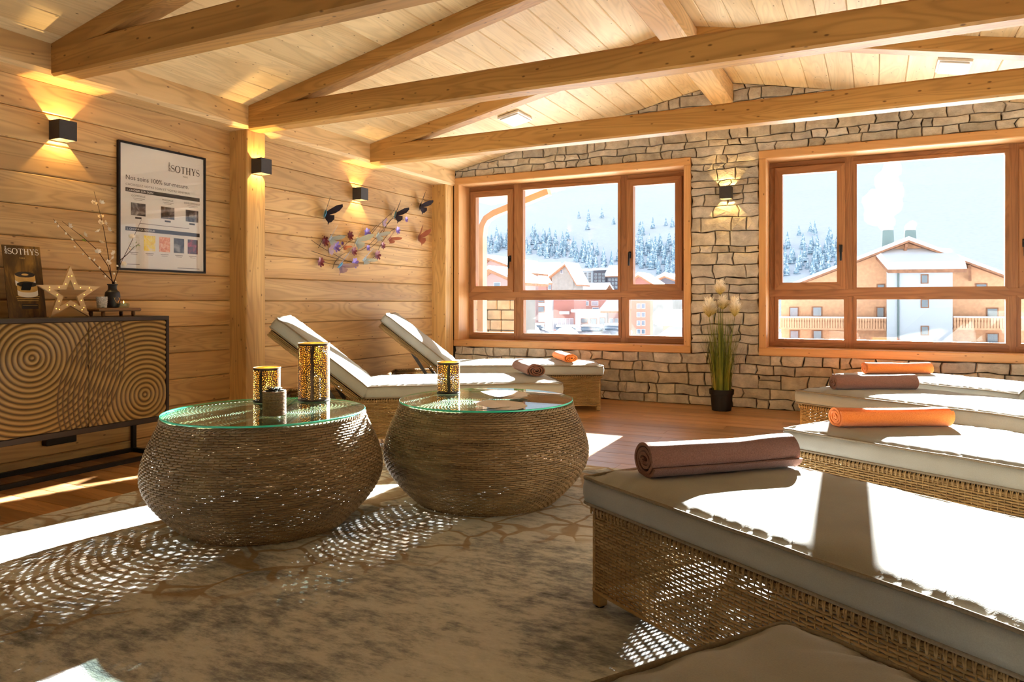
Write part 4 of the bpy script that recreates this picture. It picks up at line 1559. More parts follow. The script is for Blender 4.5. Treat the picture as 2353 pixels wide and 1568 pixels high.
# ---- lit wooden star
M['ply'] = wood('pale_plywood', (196, 160, 110), (222, 190, 142), 'y', knots=0.0, rings=0.12, var=0.05)
st0, st1, sttop = px(84, 655, x=-4.24), px(230, 660, x=-4.24), px(157, 612, x=-4.24)
sl_, sr_ = px(110, 727, x=-4.24), px(205, 728, x=-4.24)
scy = (st0.y + st1.y) / 2
sh_ = sttop.z - BZ
Rr = sh_ / (1 + math.cos(math.radians(36)))
yscale = (st1.y - st0.y) / (2 * Rr * math.cos(math.radians(18)))
star = tag(empty('star_light', (-4.24, scy, BZ)), 'wooden five-pointed star with tiny warm lights on the sideboard', 'star light')
def star_pt(i, r):
    rad = r if i % 2 == 0 else r * 0.40
    a = math.radians(90 + 36 * i)
    return (-rad * math.cos(a) * yscale, Rr * math.cos(math.radians(36)) + rad * math.sin(a))
mb = MB()
th_ = 0.016
for i in range(10):
    j = (i + 1) % 10
    oi_, oj_ = star_pt(i, Rr), star_pt(j, Rr)
    ii, ij = star_pt(i, Rr * 0.53), star_pt(j, Rr * 0.53)
    q = [oi_, oj_, ij, ii]
    o_ = len(mb.v)
    mb.v += [(th_ / 2, p[0], p[1]) for p in q] + [(-th_ / 2, p[0], p[1]) for p in q]
    mb.f += [(o_, o_ + 1, o_ + 2, o_ + 3), (o_ + 7, o_ + 6, o_ + 5, o_ + 4), (o_ + 1, o_, o_ + 4, o_ + 5), (o_ + 3, o_ + 2, o_ + 6, o_ + 7)]
mb.m = [0] * len(mb.f)
me = mb.mesh('star_body', M['ply'])
bm = bmesh.new(); bm.from_mesh(me); bmesh.ops.remove_doubles(bm, verts=bm.verts, dist=1e-5); bmesh.ops.recalc_face_normals(bm, faces=bm.faces); bm.to_mesh(me); bm.free()
put('star_body', me, star)
M['bulb'] = plain('warm_led', (255, 214, 120), 0.4, emit=(255, 190, 80), estr=1.5)
bmb = MB(); bmb.lathe([(0.0024, 0), (0.0021, 0.002), (0.0008, 0.003)], 8)
bme = bmb.mesh('bulb', M['bulb'], True)
for i in range(0, 10):
    for f in (0.22, 0.72):
        a_, b_ = star_pt(i, Rr * 0.77), star_pt((i + 1) % 10, Rr * 0.77)
        p = (a_[0] + (b_[0] - a_[0]) * f, a_[1] + (b_[1] - a_[1]) * f)
        if f == 0.5 or i % 2 == 0 or True:
            put('bulb', bme, star, (th_ / 2 + 0.0002, p[0], p[1]), (0, math.pi / 2, 0))

# ---- tray with vase, cup and tealight
ty0, ty1 = px(212, 714, x=-4.28).y, px(311, 714, x=-4.28).y
tray = tag(empty('serving_tray', (-4.30, (ty0 + ty1) / 2, BZ)), 'small round-ended wooden tray on feet carrying the vase', 'tray')
M['tray_wood'] = wood('brown_tray_wood', (126, 92, 62), (164, 128, 92), 'y', knots=0.0, var=0.05)
TRZ = 0.052
hw_ = (ty1 - ty0) / 2
mb = MB(); v_, f_ = bevel_box((-0.085, -hw_, 0.030), (0.085, hw_, TRZ), 0.010); mb.add(v_, f_)
mb.build('tray_board', M['tray_wood'], tray, True, auto=40)
for (x, y) in ((-0.06, -hw_ * 0.7), (-0.06, hw_ * 0.7), (0.06, -hw_ * 0.7), (0.06, hw_ * 0.7)):
    mb = MB(); mb.lathe([(0.010, 0), (0.012, 0.015), (0.011, 0.031)], 12, (x, y, 0)); mb.build('foot', M['tray_wood'], tray, True)
tz = BZ + TRZ + 0.0005
vy = px(262, 700, x=-4.30).y
M['vase'] = plain('matt_black_ceramic', (30, 30, 34), 0.4, var=0.2, spec=0.5)
vase = tag(empty('vase', (-4.315, vy, tz)), 'small matt black bottle vase holding the blossom branches', 'vase')
vh = px(262, 653, x=-4.315).z - tz
prof = [(0.030, 0), (0.040, 0.004), (0.044, vh * 0.2), (0.045, vh * 0.5), (0.041, vh * 0.66), (0.028, vh * 0.74), (0.025, vh * 0.80), (0.025, vh * 0.93), (0.031, vh * 0.96), (0.031, vh), (0.024, vh), (0.021, vh * 0.9), (0.020, vh * 0.75)]
mb = MB(); mb.lathe(prof, 28); mb.build('body', M['vase'], vase, True, auto=35)
mb = MB()
for s in (-1, 1):
    base = [(0.0455, s * 0.004, vh * 0.22), (0.0445, s * 0.014, vh * 0.32), (0.0425, s * 0.020, vh * 0.44)]
    mb.tube(base, 0.0011, 5)
    mb.tube([(0.0440, s * 0.016, vh * 0.36), (0.0420, s * 0.009, vh * 0.46)], 0.001, 5)
tag(mb.build('antler_motif', M['gold'], vase), 'thin gilt antler motif', None, None, 'stuff')
# branches
M['twig'] = plain('dark_twig', (62, 36, 26), 0.8)
M['petal'] = plain('cream_petal', (244, 232, 212), 0.7, var=0.05)
M['leaf'] = plain('fresh_leaf', (132, 150, 62), 0.6, var=0.2)
XB = -4.315
br = tag(empty('blossom_branch_bunch', (XB, vy, tz + 0.02)), 'bunch of cream blossom branches standing in the black vase', 'branches')
bo = Vector(br.location)
def bpt(u, v, dx=0.0):
    return px(u, v, x=XB + dx) - bo
branches = [[(258, 652), (232, 620), (205, 592), (172, 555), (140, 522), (122, 503)], [(258, 655), (248, 612), (224, 575), (190, 545), (160, 522), (143, 509)],
            [(259, 655), (252, 610), (246, 570), (238, 525), (230, 490), (216, 440)], [(263, 655), (270, 625), (280, 600), (300, 560), (316, 525), (325, 505)], [(276, 603), (292, 585), (308, 568), (320, 560)]]
for k, pts in enumerate(branches):
    mb = MB()
    P3 = [bpt(u, v, 0.012 * (k - 2)) for u, v in pts]
    P3[0].x = 0
    mb.tube(P3, [0.0028 * (1 - 0.65 * i / (len(P3) - 1)) for i in range(len(P3))], 6)
    mb.build('branch', M['twig'], br, True)
def blossom_mesh(nm, n, r, cup):
    mb = MB()
    for ring, (rr, el) in enumerate(((r, cup), (r * 0.7, cup + 0.5))):
        for k in range(n):
            a = 2 * math.pi * (k + 0.5 * ring) / n
            d = Vector((math.cos(a), math.sin(a), 0))
            s = Vector((-d.y, d.x, 0))
            c, sn = math.cos(el), math.sin(el)
            p = [Vector((0, 0, 0)), (d * c + Vector((0, 0, sn))) * rr * 0.55 + s * rr * 0.42, (d * c + Vector((0, 0, sn * 1.1))) * rr, (d * c + Vector((0, 0, sn))) * rr * 0.55 - s * rr * 0.42]
            mb.add(p, [(0, 1, 2, 3)])
    return mb.mesh(nm, M['petal'])
bl_me = blossom_mesh('blossom', 6, 0.024, 0.55)
bud = MB(); bud.lathe([(0.001, 0), (0.0055, 0.005), (0.006, 0.010), (0.001, 0.018)], 8)
bud_me = bud.mesh('bud', M['petal'], True)
for (u, v) in ((215, 468), (232, 467), (232, 500), (230, 513), (240, 513), (248, 528), (227, 533), (193, 540), (233, 559), (225, 580), (263, 583), (261, 594), (247, 604), (158, 520), (284, 608), (305, 545)):
    p = bpt(u, v, R.uniform(-0.02, 0.03))
    o = put('blossom', bl_me, br, p, (R.uniform(0.3, 1.2), R.uniform(0.2, 1.2), R.uniform(0, 6)))
for (u, v) in ((126, 513), (133, 523), (152, 540), (168, 553), (174, 570), (190, 586), (208, 596), (215, 600), (228, 618), (242, 638), (262, 632), (272, 613), (265, 651), (300, 575)):
    put('bud', bud_me, br, bpt(u, v, R.uniform(-0.01, 0.01)), (R.uniform(-0.8, 0.8), R.uniform(-0.8, 0.8), 0))
lf = MB(); lf.add([(0, 0, 0), (0.008, 0.014, 0.003), (0, 0.034, 0.0), (-0.008, 0.014, 0.003)], [(0, 1, 2, 3)])
lf_me = lf.mesh('leaf', M['leaf'])
for (u, v) in ((318, 561), (314, 558), (300, 568), (187, 549), (190, 546), (322, 564)):
    put('leaf', lf_me, br, bpt(u, v, 0.005), (R.uniform(-1, 1), R.uniform(-1, 1), R.uniform(0, 6)))
# cup
cy_ = px(236, 695, x=-4.255).y
M['cup'] = plain('white_patterned_cup', (206, 200, 192), 0.4, var=0.35, sc=120)
cup = tag(empty('candle_cup', (-4.262, cy_ , tz)), 'small white cup with a raised diamond pattern left of the vase', 'cup')
ch_ = px(236, 682, x=-4.25).z - tz
mb = MB(); mb.lathe([(0.022, 0), (0.026, 0.002), (0.031, ch_), (0.028, ch_), (0.024, 0.006)], 24); mb.build('body', M['cup'], cup, True, auto=40)
mb = MB()
for k in range(18):
    for r in range(5):
        a = 2 * math.pi * (k + 0.5 * (r % 2)) / 18
        z = 0.006 + r * (ch_ - 0.012) / 4.4
        rr = 0.0262 + 0.0048 * z / ch_
        d = Vector((math.cos(a), math.sin(a), 0)); s = Vector((-d.y, d.x, 0))
        c = d * rr + Vector((0, 0, z))
        mb.add([c + s * 0.0042, c + Vector((0, 0, 0.006)), c - s * 0.0042, c - Vector((0, 0, 0.006)), c + d * 0.0022], [(0, 1, 4), (1, 2, 4), (2, 3, 4), (3, 0, 4)])
tag(mb.build('diamond_relief', M['cup'], cup), None, None, None, 'stuff')
# tealight
ly_ = px(284, 700, x=-4.25).y
M['tl_glass'] = clear_glass('tealight_glass', (0.85, 0.92, 0.9, 1), 1.0, 0.02)
tl = tag(empty('tealight_holder', (-4.25, ly_, tz)), 'cut glass tealight holder with a lit candle right of the vase', 'candle holder')
mb = MB(); mb.lathe([(0.030, 0), (0.034, 0.008), (0.036, 0.022), (0.031, 0.030), (0.024, 0.030), (0.022, 0.012)], 10); mb.build('glass', M['tl_glass'], tl)
M['wax'] = plain('candle_wax', (240, 226, 196), 0.5, var=0.04)
mb = MB(); mb.lathe([(0.017, 0), (0.018, 0.014)], 16, (0, 0, 0.0125)); mb.build('candle', M['wax'], tl)
M['flame'] = plain('flame', (255, 190, 90), 0.5, emit=(255, 160, 50), estr=12.0)
mb = MB(); mb.lathe([(0.001, 0), (0.0035, 0.004), (0.003, 0.008), (0.0005, 0.016)], 8, (0, 0, 0.0285)); mb.build('flame', M['flame'], tl, True)

# ---- pierced metal lanterns on the tables
def lantern_mat():
    """dark outside, gilt inside, pierced forest pattern"""
    m = bpy.data.materials.new('pierced_lantern_metal')
    m.use_nodes = True
    nt = m.node_tree
    b = nt.nodes['Principled BSDF']
    out = nt.nodes['Material Output']
    b.inputs['Roughness'].default_value = 0.4
    b.inputs['Metallic'].default_value = 0.5
    geo = N(nt, 'ShaderNodeNewGeometry')
    nz = noise_t(nt, coords(nt, (40, 40, 40)), 1.0, 2.0)
    ins = mixc(nt, nz, srgb(228, 170, 62), srgb(250, 210, 110))
    outc = mixc(nt, nz, srgb(52, 40, 34), srgb(72, 58, 48))
    nt.links.new(mixc(nt, geo.outputs['Backfacing'], outc, ins), b.inputs['Base Color'])
    uv = N(nt, 'ShaderNodeUVMap', uv_map='UVMap')
    def vor(scale, thr, feature='DISTANCE_TO_EDGE'):
        mp = N(nt, 'ShaderNodeMapping'); mp.inputs['Scale'].default_value = scale
        nt.links.new(uv.outputs[0], mp.inputs['Vector'])
        v = N(nt, 'ShaderNodeTexVoronoi', feature=feature)
        v.voronoi_dimensions = '2D'
        nt.links.new(mp.outputs[0], v.inputs['Vector'])
        v.inputs['Scale'].default_value = 1.0
        return math_n(nt, 'GREATER_THAN', v.outputs['Distance'], thr)
    holes = vor((115, 115, 1), 0.23)
    sx = N(nt, 'ShaderNodeSeparateXYZ'); nt.links.new(uv.outputs[0], sx.inputs[0])
    # tall trunks keep metal; low part is slots between trunks
    wob = N(nt, 'ShaderNodeTexNoise'); nt.links.new(uv.outputs[0], wob.inputs['Vector']); wob.inputs['Scale'].default_value = 9.0
    su = math_n(nt, 'ADD', sx.outputs[0], math_n(nt, 'MULTIPLY', wob.outputs['Fac'], 0.03))
    tr = math_n(nt, 'GREATER_THAN', math_n(nt, 'SINE', math_n(nt, 'MULTIPLY', su, 70.0)), -0.86)
    holes = math_n(nt, 'MULTIPLY', holes, tr)
    # a round medallion ring of sleepers, repeated round the lantern
    fx = math_n(nt, 'PINGPONG', sx.outputs[0], 0.12)
    dx = math_n(nt, 'SUBTRACT', fx, 0.06)
    dz = math_n(nt, 'SUBTRACT', sx.outputs[1], 0.13)
    dist = math_n(nt, 'SQRT', math_n(nt, 'ADD', math_n(nt, 'MULTIPLY', dx, dx), math_n(nt, 'MULTIPLY', dz, dz)))
    ringd = math_n(nt, 'ABSOLUTE', math_n(nt, 'SUBTRACT', math_n(nt, 'ABSOLUTE', math_n(nt, 'SUBTRACT', dist, 0.048)), 0.006))
    ringk = math_n(nt, 'GREATER_THAN', ringd, 0.0016)
    holes = math_n(nt, 'MULTIPLY', holes, ringk)
    # closed bands at rim and foot
    e0 = math_n(nt, 'GREATER_THAN', sx.outputs[2], 0.5)
    at = N(nt, 'ShaderNodeAttribute', attribute_name='band')
    holes = math_n(nt, 'MULTIPLY', holes, math_n(nt, 'SUBTRACT', 1.0, at.outputs['Fac']))
    trn = N(nt, 'ShaderNodeBsdfTransparent')
    mx = N(nt, 'ShaderNodeMixShader')
    nt.links.new(math_n(nt, 'GREATER_THAN', holes, 0.5), mx.inputs[0])
    nt.links.new(b.outputs[0], mx.inputs[1])
    nt.links.new(trn.outputs[0], mx.inputs[2])
    nt.links.new(mx.outputs[0], out.inputs[0])
    return m
M['lantern'] = lantern_mat()
M['added_glow'] = plain('added_candle_glow', (255, 220, 150), 0.5, emit=(255, 180, 70), estr=2.5)  # added glow; the lanterns' own gold shine is sunlight passing through
def lantern(p, r, h, lab):
    t = tag(empty('pierced_lantern', p), lab, 'lantern', 'pierced metal lanterns')
    n, rows = 48, [0.0, 0.012, h - 0.012, h]
    mb = MB()
    mb.lathe([(r, z) for z in rows], n, cap0=False, cap1=False)
    me = mb.mesh('shell', M['lantern'], True)
    uvl = me.uv_layers.new(name='UVMap')
    for poly in me.polygons:
        ks = [me.loops[l].vertex_index % n for l in poly.loop_indices]
        wrap = max(ks) - min(ks) > 2
        for l in poly.loop_indices:
            vi = me.loops[l].vertex_index
            k, z = vi % n, rows[vi // n]
            a = 2 * math.pi * (k + (n if (wrap and k == 0) else 0)) / n
            uvl.data[l].uv = (a * r, z)
    at = me.attributes.new('band', 'FLOAT', 'FACE')
    at.data.foreach_set('value', [1.0 if (i // n) != 1 else 0.0 for i in range(len(me.polygons))])
    put('shell', me, t)
    for z in (0.003, h - 0.001):
        mb = MB(); mb.tube([(r * math.cos(2 * math.pi * k / n), r * math.sin(2 * math.pi * k / n), z) for k in range(n)], 0.0022, 6, True)
        mb.build('rim', M['gold'] if z > 0.01 else M['black_metal'], t, True)
    mb = MB(); mb.lathe([(r - 0.001, 0.0005), (r - 0.001, 0.003)], n); mb.build('base_disc', M['black_metal'], t)
    mb = MB(); mb.lathe([(r * 0.42, 0.0032), (r * 0.42, h * 0.42), (r * 0.3, h * 0.43)], 20); mb.build('candle', M['wax'], t, True, auto=40)
    mb = MB(); mb.lathe([(0.001, 0), (0.006, 0.008), (0.004, 0.018), (0.001, 0.028)], 10, (0, 0, h * 0.43)); mb.build('flame', M['added_glow'], t, True)  # candle and flame are added inside the shell to glow a little
    return t
lantern((-2.515, 2.805, TZ), 0.077, 0.286, 'tall pierced gold and black lantern on the left glass table')
lantern((-2.690, 2.665, TZ), 0.064, 0.168, 'short pierced lantern behind the succulent on the left glass table')
lantern((-2.062, 3.351, TZ), 0.061, 0.168, 'short pierced lantern alone on the right glass table')

# ---- succulent in a rope-wound pot
suc = tag(empty('succulent_pot', (-2.333, 2.354, TZ)), 'dark succulent in a rope-wrapped beige pot on the left glass table', 'potted plant')
M['rope'] = plain('beige_rope', (172, 142, 112), 0.9, var=0.25, sc=160)
ph_ = 0.104
mb = MB()
for k in range(17):
    z = 0.0035 + k * (ph_ - 0.006) / 16
    mb.tube([((0.0465) * math.cos(2 * math.pi * i / 40), (0.0465) * math.sin(2 * math.pi * i / 40), z + 0.0006 * math.sin(i)) for i in range(40)], 0.0034, 6, True)
tag(mb.build('rope_winding', M['rope'], suc, True), None, None, None, 'stuff')
mb = MB(); mb.lathe([(0.044, 0.0005), (0.0455, ph_), (0.041, ph_), (0.040, ph_ - 0.01)], 28); mb.build('pot', M['rope'], suc)
M['succ'] = plain('dark_succulent_leaf', (44, 56, 46), 0.35, var=0.4, sc=60, spec=0.5)
for ring, (n, rr, el) in enumerate(((9, 0.050, 0.25), (8, 0.040, 0.6), (6, 0.030, 0.95), (4, 0.02, 1.25))):
    for k in range(n):
        a = 2 * math.pi * (k + 0.5 * (ring % 2)) / n
        d = Vector((math.cos(a) * math.cos(el), math.sin(a) * math.cos(el), math.sin(el)))
        s = Vector((-math.sin(a), math.cos(a), 0))
        u_ = d.cross(s) * -1
        mb = MB()
        w = rr * 0.26
        mb.add([Vector((0, 0, 0)), d * rr * 0.55 + s * w, d * rr + u_ * 0.004, d * rr * 0.55 - s * w, d * rr * 0.5 + u_ * 0.006, d * rr * 0.5 - u_ * 0.004],
               [(0, 1, 4), (1, 2, 4), (2, 3, 4), (3, 0, 4), (1, 0, 5), (2, 1, 5), (3, 2, 5), (0, 3, 5)])
        mb.build('leaf', M['succ'], suc, True, (0, 0, ph_ - 0.004))

# ---- fanned leaflets on the right table
M['card'] = plain('leaflet_paper', (228, 224, 220), 0.55, var=0.03)
M['card_dark'] = plain('leaflet_back', (120, 108, 112), 0.5, var=0.1)
def leaflet(p, rz, tilt, lab, z):
    """curved card; local x its length"""
    mb = MB()
    L, Wd, n, th = 0.155, 0.105, 6, 0.0009
    for s in (0, 1):
        for i in range(n + 1):
            for j in (0, 1):
                f = i / n
                zz = 0.007 * min(tilt, 1.6) * (f - 0.15) ** 2 * 1.6 if f > 0.15 else 0.0
                mb.v.append((f * L - 0.02, (j - 0.5) * Wd, zz + (th if s else 0)))
    k = (n + 1) * 2
    for i in range(n):
        a = i * 2
        mb.add([], [])
        mb.f += [(k + a, k + a + 2, k + a + 3, k + a + 1), (a + 1, a + 3, a + 2, a), (a, a + 2, k + a + 2, k + a), (a + 3, a + 1, k + a + 1, k + a + 3)]
        mb.m += [0, 1, 0, 0]
    mb.f += [(0, k, k + 1, 1), (2 * n + 1, k + 2 * n + 1, k + 2 * n, 2 * n)]
    mb.m += [0, 0]
    o = mb.build('leaflet', [M['card'], M['card_dark']], None, True, (p[0], p[1], z), auto=30)
    o.rotation_euler = (0, 0, rz)
    tag(o, lab, 'leaflet', 'fanned leaflets on the glass table')
    return o
ORD = ['lowest', 'second lowest', 'third lowest', 'fourth lowest', 'fifth lowest', 'sixth lowest', 'seventh lowest']
for (cu, cv, labf, s0) in ((1150, 914, 'pale leaflet in the rear fan on the right glass table', 0), (1140, 938, 'pale leaflet in the front fan on the right glass table', 1)):
    c = px(cu, cv, z=TZ)
    n = 7 if s0 == 0 else 5
    for k in range(n):
        ang = math.radians(-20 + (200 - 0) * (k / (n - 1)) * 0.78)
        leaflet((c.x + 0.004 * k, c.y), ang + math.radians(20), 1.0 + 0.5 * k * (1 if s0 == 0 else 0.4), ORD[k] + ' ' + labf, TZ + 0.0004 + 0.0016 * k)

# ---- potted pampas grass by the stone wall
gp = px(1658, 939, y=6.90)
gp.z = 0
plant = tag(empty('potted_grass', (gp.x, gp.y, 0.0)), 'tall artificial plume grass in a black pot between the windows', 'potted plant')
M['pot'] = plain('black_plastic_pot', (24, 23, 24), 0.5, var=0.15)
mb = MB(); mb.lathe([(0.082, 0), (0.088, 0.004), (0.100, 0.150), (0.110, 0.152), (0.113, 0.196), (0.104, 0.196), (0.100, 0.165)], 32); mb.build('pot', M['pot'], plant, True, auto=30)
mb = MB(); mb.lathe([(0.101, 0.160), (0.05, 0.168), (0.01, 0.170)], 20, cap0=False); mb.build('soil', M['mortar'], plant)
def blade_mat():
    m, nt, b = base_mat('grass_blade', 0.5)
    oi = noise_t(nt, coords(nt, (30, 30, 2)), 1.0, 2.0)
    nt.links.new(ramp(nt, oi, [(0.3, srgb(62, 74, 20)), (0.5, srgb(104, 116, 34)), (0.7, srgb(148, 140, 60))]), b.inputs['Base Color'])
    return m
M['blade'] = blade_mat()
rg_ = random.Random(5)
mb = MB()
for k in range(330):
    a = rg_.uniform(0, 2 * math.pi)
    r0 = 0.088 * math.sqrt(rg_.random())
    lean = rg_.gauss(0.0, 0.09) + 0.10 * (r0 / 0.088) * rg_.uniform(0.6, 2.0)
    h = rg_.uniform(0.35, 0.68) if rg_.random() < 0.75 else rg_.uniform(0.62, 0.82)
    d = Vector((math.cos(a), math.sin(a), 0))
    s = Vector((-d.y, d.x, 0)) * rg_.uniform(0.0022, 0.0048)
    b0 = d * r0 + Vector((0, 0, 0.165))
    pts = []
    for i in range(5):
        f = i / 4
        lw_ = lean * h * f ** 1.5
        if d.y > 0:
            lw_ = min(lw_, (0.19 - b0.y) / max(d.y, 0.05)) if lw_ > 0 else lw_
        pts.append(b0 + d * lw_ + Vector((0, 0, h * f * (1 - 0.05 * f * abs(lean) * 4))))
    vs = []
    for i, p in enumerate(pts):
        w = 1.0 - 0.9 * (i / 4) ** 2
        vs += [p + s * w, p - s * w]
    mb.add(vs, [(2 * i, 2 * i + 1, 2 * i + 3, 2 * i + 2) for i in range(4)])
tag(mb.build('grass_blades', M['blade'], plant), None, None, None, 'stuff')
def plume_mat():
    m, nt, b = base_mat('cream_plume', 0.9, 0, 0.05)
    at = N(nt, 'ShaderNodeAttribute', attribute_name='tip')
    nt.links.new(ramp(nt, at.outputs['Fac'], [(0.0, srgb(178, 156, 50)), (0.32, srgb(228, 210, 140)), (0.6, srgb(250, 244, 228))]), b.inputs['Base Color'])
    return m
M['plume'] = plume_mat()
for (u, vt, vb, wpx) in ((1657, 641, 678, 24), (1629, 680, 730, 30), (1658, 677, 712, 24), (1690, 678, 728, 24), (1640, 690, 724, 20)):
    dy = rg_.uniform(-0.03, 0.03)
    top, bot = px(u, vt, y=gp.y + dy), px(u + rg_.uniform(-3, 3), vb, y=gp.y + dy)
    hh = top.z - bot.z
    rad = wpx / 1666 * 7.0 / 2 * 1.15
    mb = MB()
    tips = []
    for k in range(900):
        a = rg_.uniform(0, 2 * math.pi)
        f = rg_.random()
        d = Vector((math.cos(a), math.sin(a), 0))
        b0 = Vector((0, 0, f * hh * 0.75))
        e0 = b0 + d * rad * rg_.uniform(0.6, 1.05) * (0.45 + 0.9 * math.sin(math.pi * min(0.85, f + 0.12))) + Vector((0, 0, hh * rg_.uniform(0.16, 0.30)))
        s = Vector((-d.y, d.x, 0)) * 0.0016
        m_ = b0.lerp(e0, 0.6) + d * 0.006
        mb.add([b0 - s, b0 + s, m_ + s, m_ - s, e0], [(0, 1, 2, 3), (3, 2, 4)])
        tips += [f * 0.7, f * 0.7, f * 0.7 + 0.2, f * 0.7 + 0.2, f * 0.7 + 0.35]
    pl = mb.build('plume', M['plume'], plant, False, (bot.x - gp.x, bot.y - gp.y, bot.z))
    at = pl.data.attributes.new('tip', 'FLOAT', 'POINT')
    at.data.foreach_set('value', tips)
    tag(pl, None, None, None, 'stuff')
    mb = MB()
    mb.tube([(0, rg_.uniform(-0.03, 0.03), 0.16), ((bot.x - gp.x) * 0.6, (bot.y - gp.y) * 0.6, bot.z * 0.6), (bot.x - gp.x, bot.y - gp.y, bot.z + 0.02)], 0.0022, 5)
    mb.build('stem', M['blade'], plant)

# ---- butterfly wall art
def irid(name, a, b_, metallic=0.6):
    m, nt, b = base_mat(name, 0.28, metallic, 0.5)
    lw = N(nt, 'ShaderNodeLayerWeight'); lw.inputs[0].default_value = 0.4
    n = noise_t(nt, coords(nt, (14, 14, 14)), 1.0, 2.0)
    f = math_n(nt, 'ADD', math_n(nt, 'MULTIPLY', lw.outputs['Facing'], 0.6), math_n(nt, 'MULTIPLY', n, 0.5), True)
    nt.links.new(mixc(nt, f, srgb(*a), srgb(*b_)), b.inputs['Base Color'])
    return m
M['fly_black'] = irid('black_blue_wing', (22, 20, 24), (60, 60, 100))
M['fly_silver'] = irid('silver_blue_wing', (140, 160, 176), (210, 224, 236))
M['fly_copper'] = irid('copper_wing', (150, 86, 66), (200, 140, 130))
M['fly_lilac'] = irid('lilac_wing', (170, 120, 150), (150, 190, 220))
M['fly_blue'] = irid('blue_body', (70, 150, 200), (120, 190, 230))
M['flower_red'] = irid('dark_red_petal', (92, 14, 18), (112, 26, 34), 0.3)
M['flower_violet'] = irid('violet_petal', (76, 24, 60), (130, 110, 200), 0.3)
M['wire'] = plain('dark_wire', (54, 40, 30), 0.5, 0.6)
def wing(side, s):
    """outline of a fore- and hindwing, x away from the body"""
    fore = [(0, 0.10), (0.25, 0.42), (0.60, 0.80), (0.95, 0.98), (1.0, 0.80), (0.86, 0.48), (0.62, 0.22), (0.30, 0.02), (0, -0.04)]
    hind = [(0, 0.0), (0.34, 0.02), (0.60, 0.08), (0.66, -0.18), (0.52, -0.46), (0.40, -0.52), (0.36, -0.72), (0.30, -0.50), (0.14, -0.36), (0, -0.14)]
    return [[(side * x * s, y * s) for x, y in o] for o in (fore, hind)]
def butterfly(parent, p, s, rot, lift, mat, body=None, name='butterfly'):
    """on the wall plane: p world point, rot turn in the wall plane, lift wing angle off the wall"""
    t = empty(name, p if parent is None else p - Vector(parent.location), 0, parent)
    def w2(q, off=0.0):
        x, y = q[0], q[1]
        out = abs(x) * math.sin(lift) + 0.012 + off
        xx = x * math.cos(lift)
        yy = xx * math.cos(rot) - y * math.sin(rot)
        zz = xx * math.sin(rot) + y * math.cos(rot)
        return (out, yy, zz)
    for side in (-1, 1):
        mb = MB()
        for k, o in enumerate(wing(side, s)):
            vs = [w2(q, 0.0012 * k) for q in o]
            fs = [tuple(range(len(vs)))]
            mb.add(vs, fs)
            mb.add([(v[0] - 0.001, v[1], v[2]) for v in vs], [tuple(reversed(range(len(vs))))])
        mb.build('wing', mat, t)
    mb = MB()
    mb.tube([w2((0, y * s), 0.004) for y in (-0.34, -0.15, 0.05, 0.22, 0.30)], [0.002, 0.006 * s / 0.08, 0.007 * s / 0.08, 0.006 * s / 0.08, 0.003], 7)
    mb.build('body', body or mat, t, True)
    mb = MB()
    mb.tube([w2((0, 0.28 * s)), w2((-0.12 * s, 0.55 * s), 0.01)], 0.0007, 4)
    mb.tube([w2((0, 0.28 * s)), w2((0.12 * s, 0.55 * s), 0.01)], 0.0007, 4)
    mb.build('antennae', M['wire'], t)
    return t
def wpt(u, v, x=XL):
    return px(u, v, x=x)
b1 = butterfly(None, wpt(744, 492), 0.14, -0.35, 0.85, M['fly_black'], M['fly_blue'])
tag(b1, 'black butterfly with blue body left of the wall art spray', 'butterfly', 'metal wall butterflies')
b2 = butterfly(None, wpt(963, 474), 0.13, -0.45, 0.80, M['fly_black'])
tag(b2, 'plain black butterfly at the upper right by the corner post', 'butterfly', 'metal wall butterflies')
b3 = butterfly(None, wpt(960, 546), 0.125, -0.25, 0.85, M['fly_copper'])
tag(b3, 'copper butterfly at the lower right by the corner post', 'butterfly', 'metal wall butterflies')
ao = wpt(815, 560)
art = tag(empty('butterfly_wall_art', ao), 'wire spray of metal butterflies and red flowers on the board wall', 'wall art')
def apt(u, v, off=0.02):
    p = wpt(u, v)
    return p - ao + Vector((off, 0, 0))
stems = [[(761, 618), (768, 600), (790, 582), (830, 574), (862, 545), (900, 500)], [(712, 552), (735, 568), (765, 585), (800, 602), (840, 606), (868, 585)], [(712, 577), (745, 588), (775, 596)],
         [(735, 602), (765, 608), (800, 610)], [(755, 540), (795, 541)], [(775, 578), (800, 555), (840, 540), (862, 518)], [(845, 545), (865, 520), (885, 500), (897, 490)],
         [(840, 575), (858, 562), (872, 545), (890, 510), (908, 500)], [(866, 575), (876, 555), (892, 535), (904, 525)], [(842, 600), (858, 590), (866, 580)], [(895, 495), (905, 478)], [(900, 500), (915, 482)], [(905, 505), (925, 506)], [(728, 570), (738, 552)], [(845, 540), (868, 552), (880, 551)]]
for s_ in stems:
    mb = MB()
    pts = [apt(u, v, 0.018) for u, v in s_]
    fine_ = []
    for i in range(len(pts) - 1):
        p0_, p1_, p2_, p3_ = pts[max(i - 1, 0)], pts[i], pts[i + 1], pts[min(i + 2, len(pts) - 1)]
        for k in range(5):
            t_ = k / 5
            fine_.append(0.5 * ((2 * p1_) + (p2_ - p0_) * t_ + (2 * p0_ - 5 * p1_ + 4 * p2_ - p3_) * t_ * t_ + (3 * p1_ - p0_ - 3 * p2_ + p3_) * t_ ** 3))
    fine_.append(pts[-1])
    mb.tube(fine_, 0.0022, 5)
    mb.build('wire_stem', M['wire'], art, True)
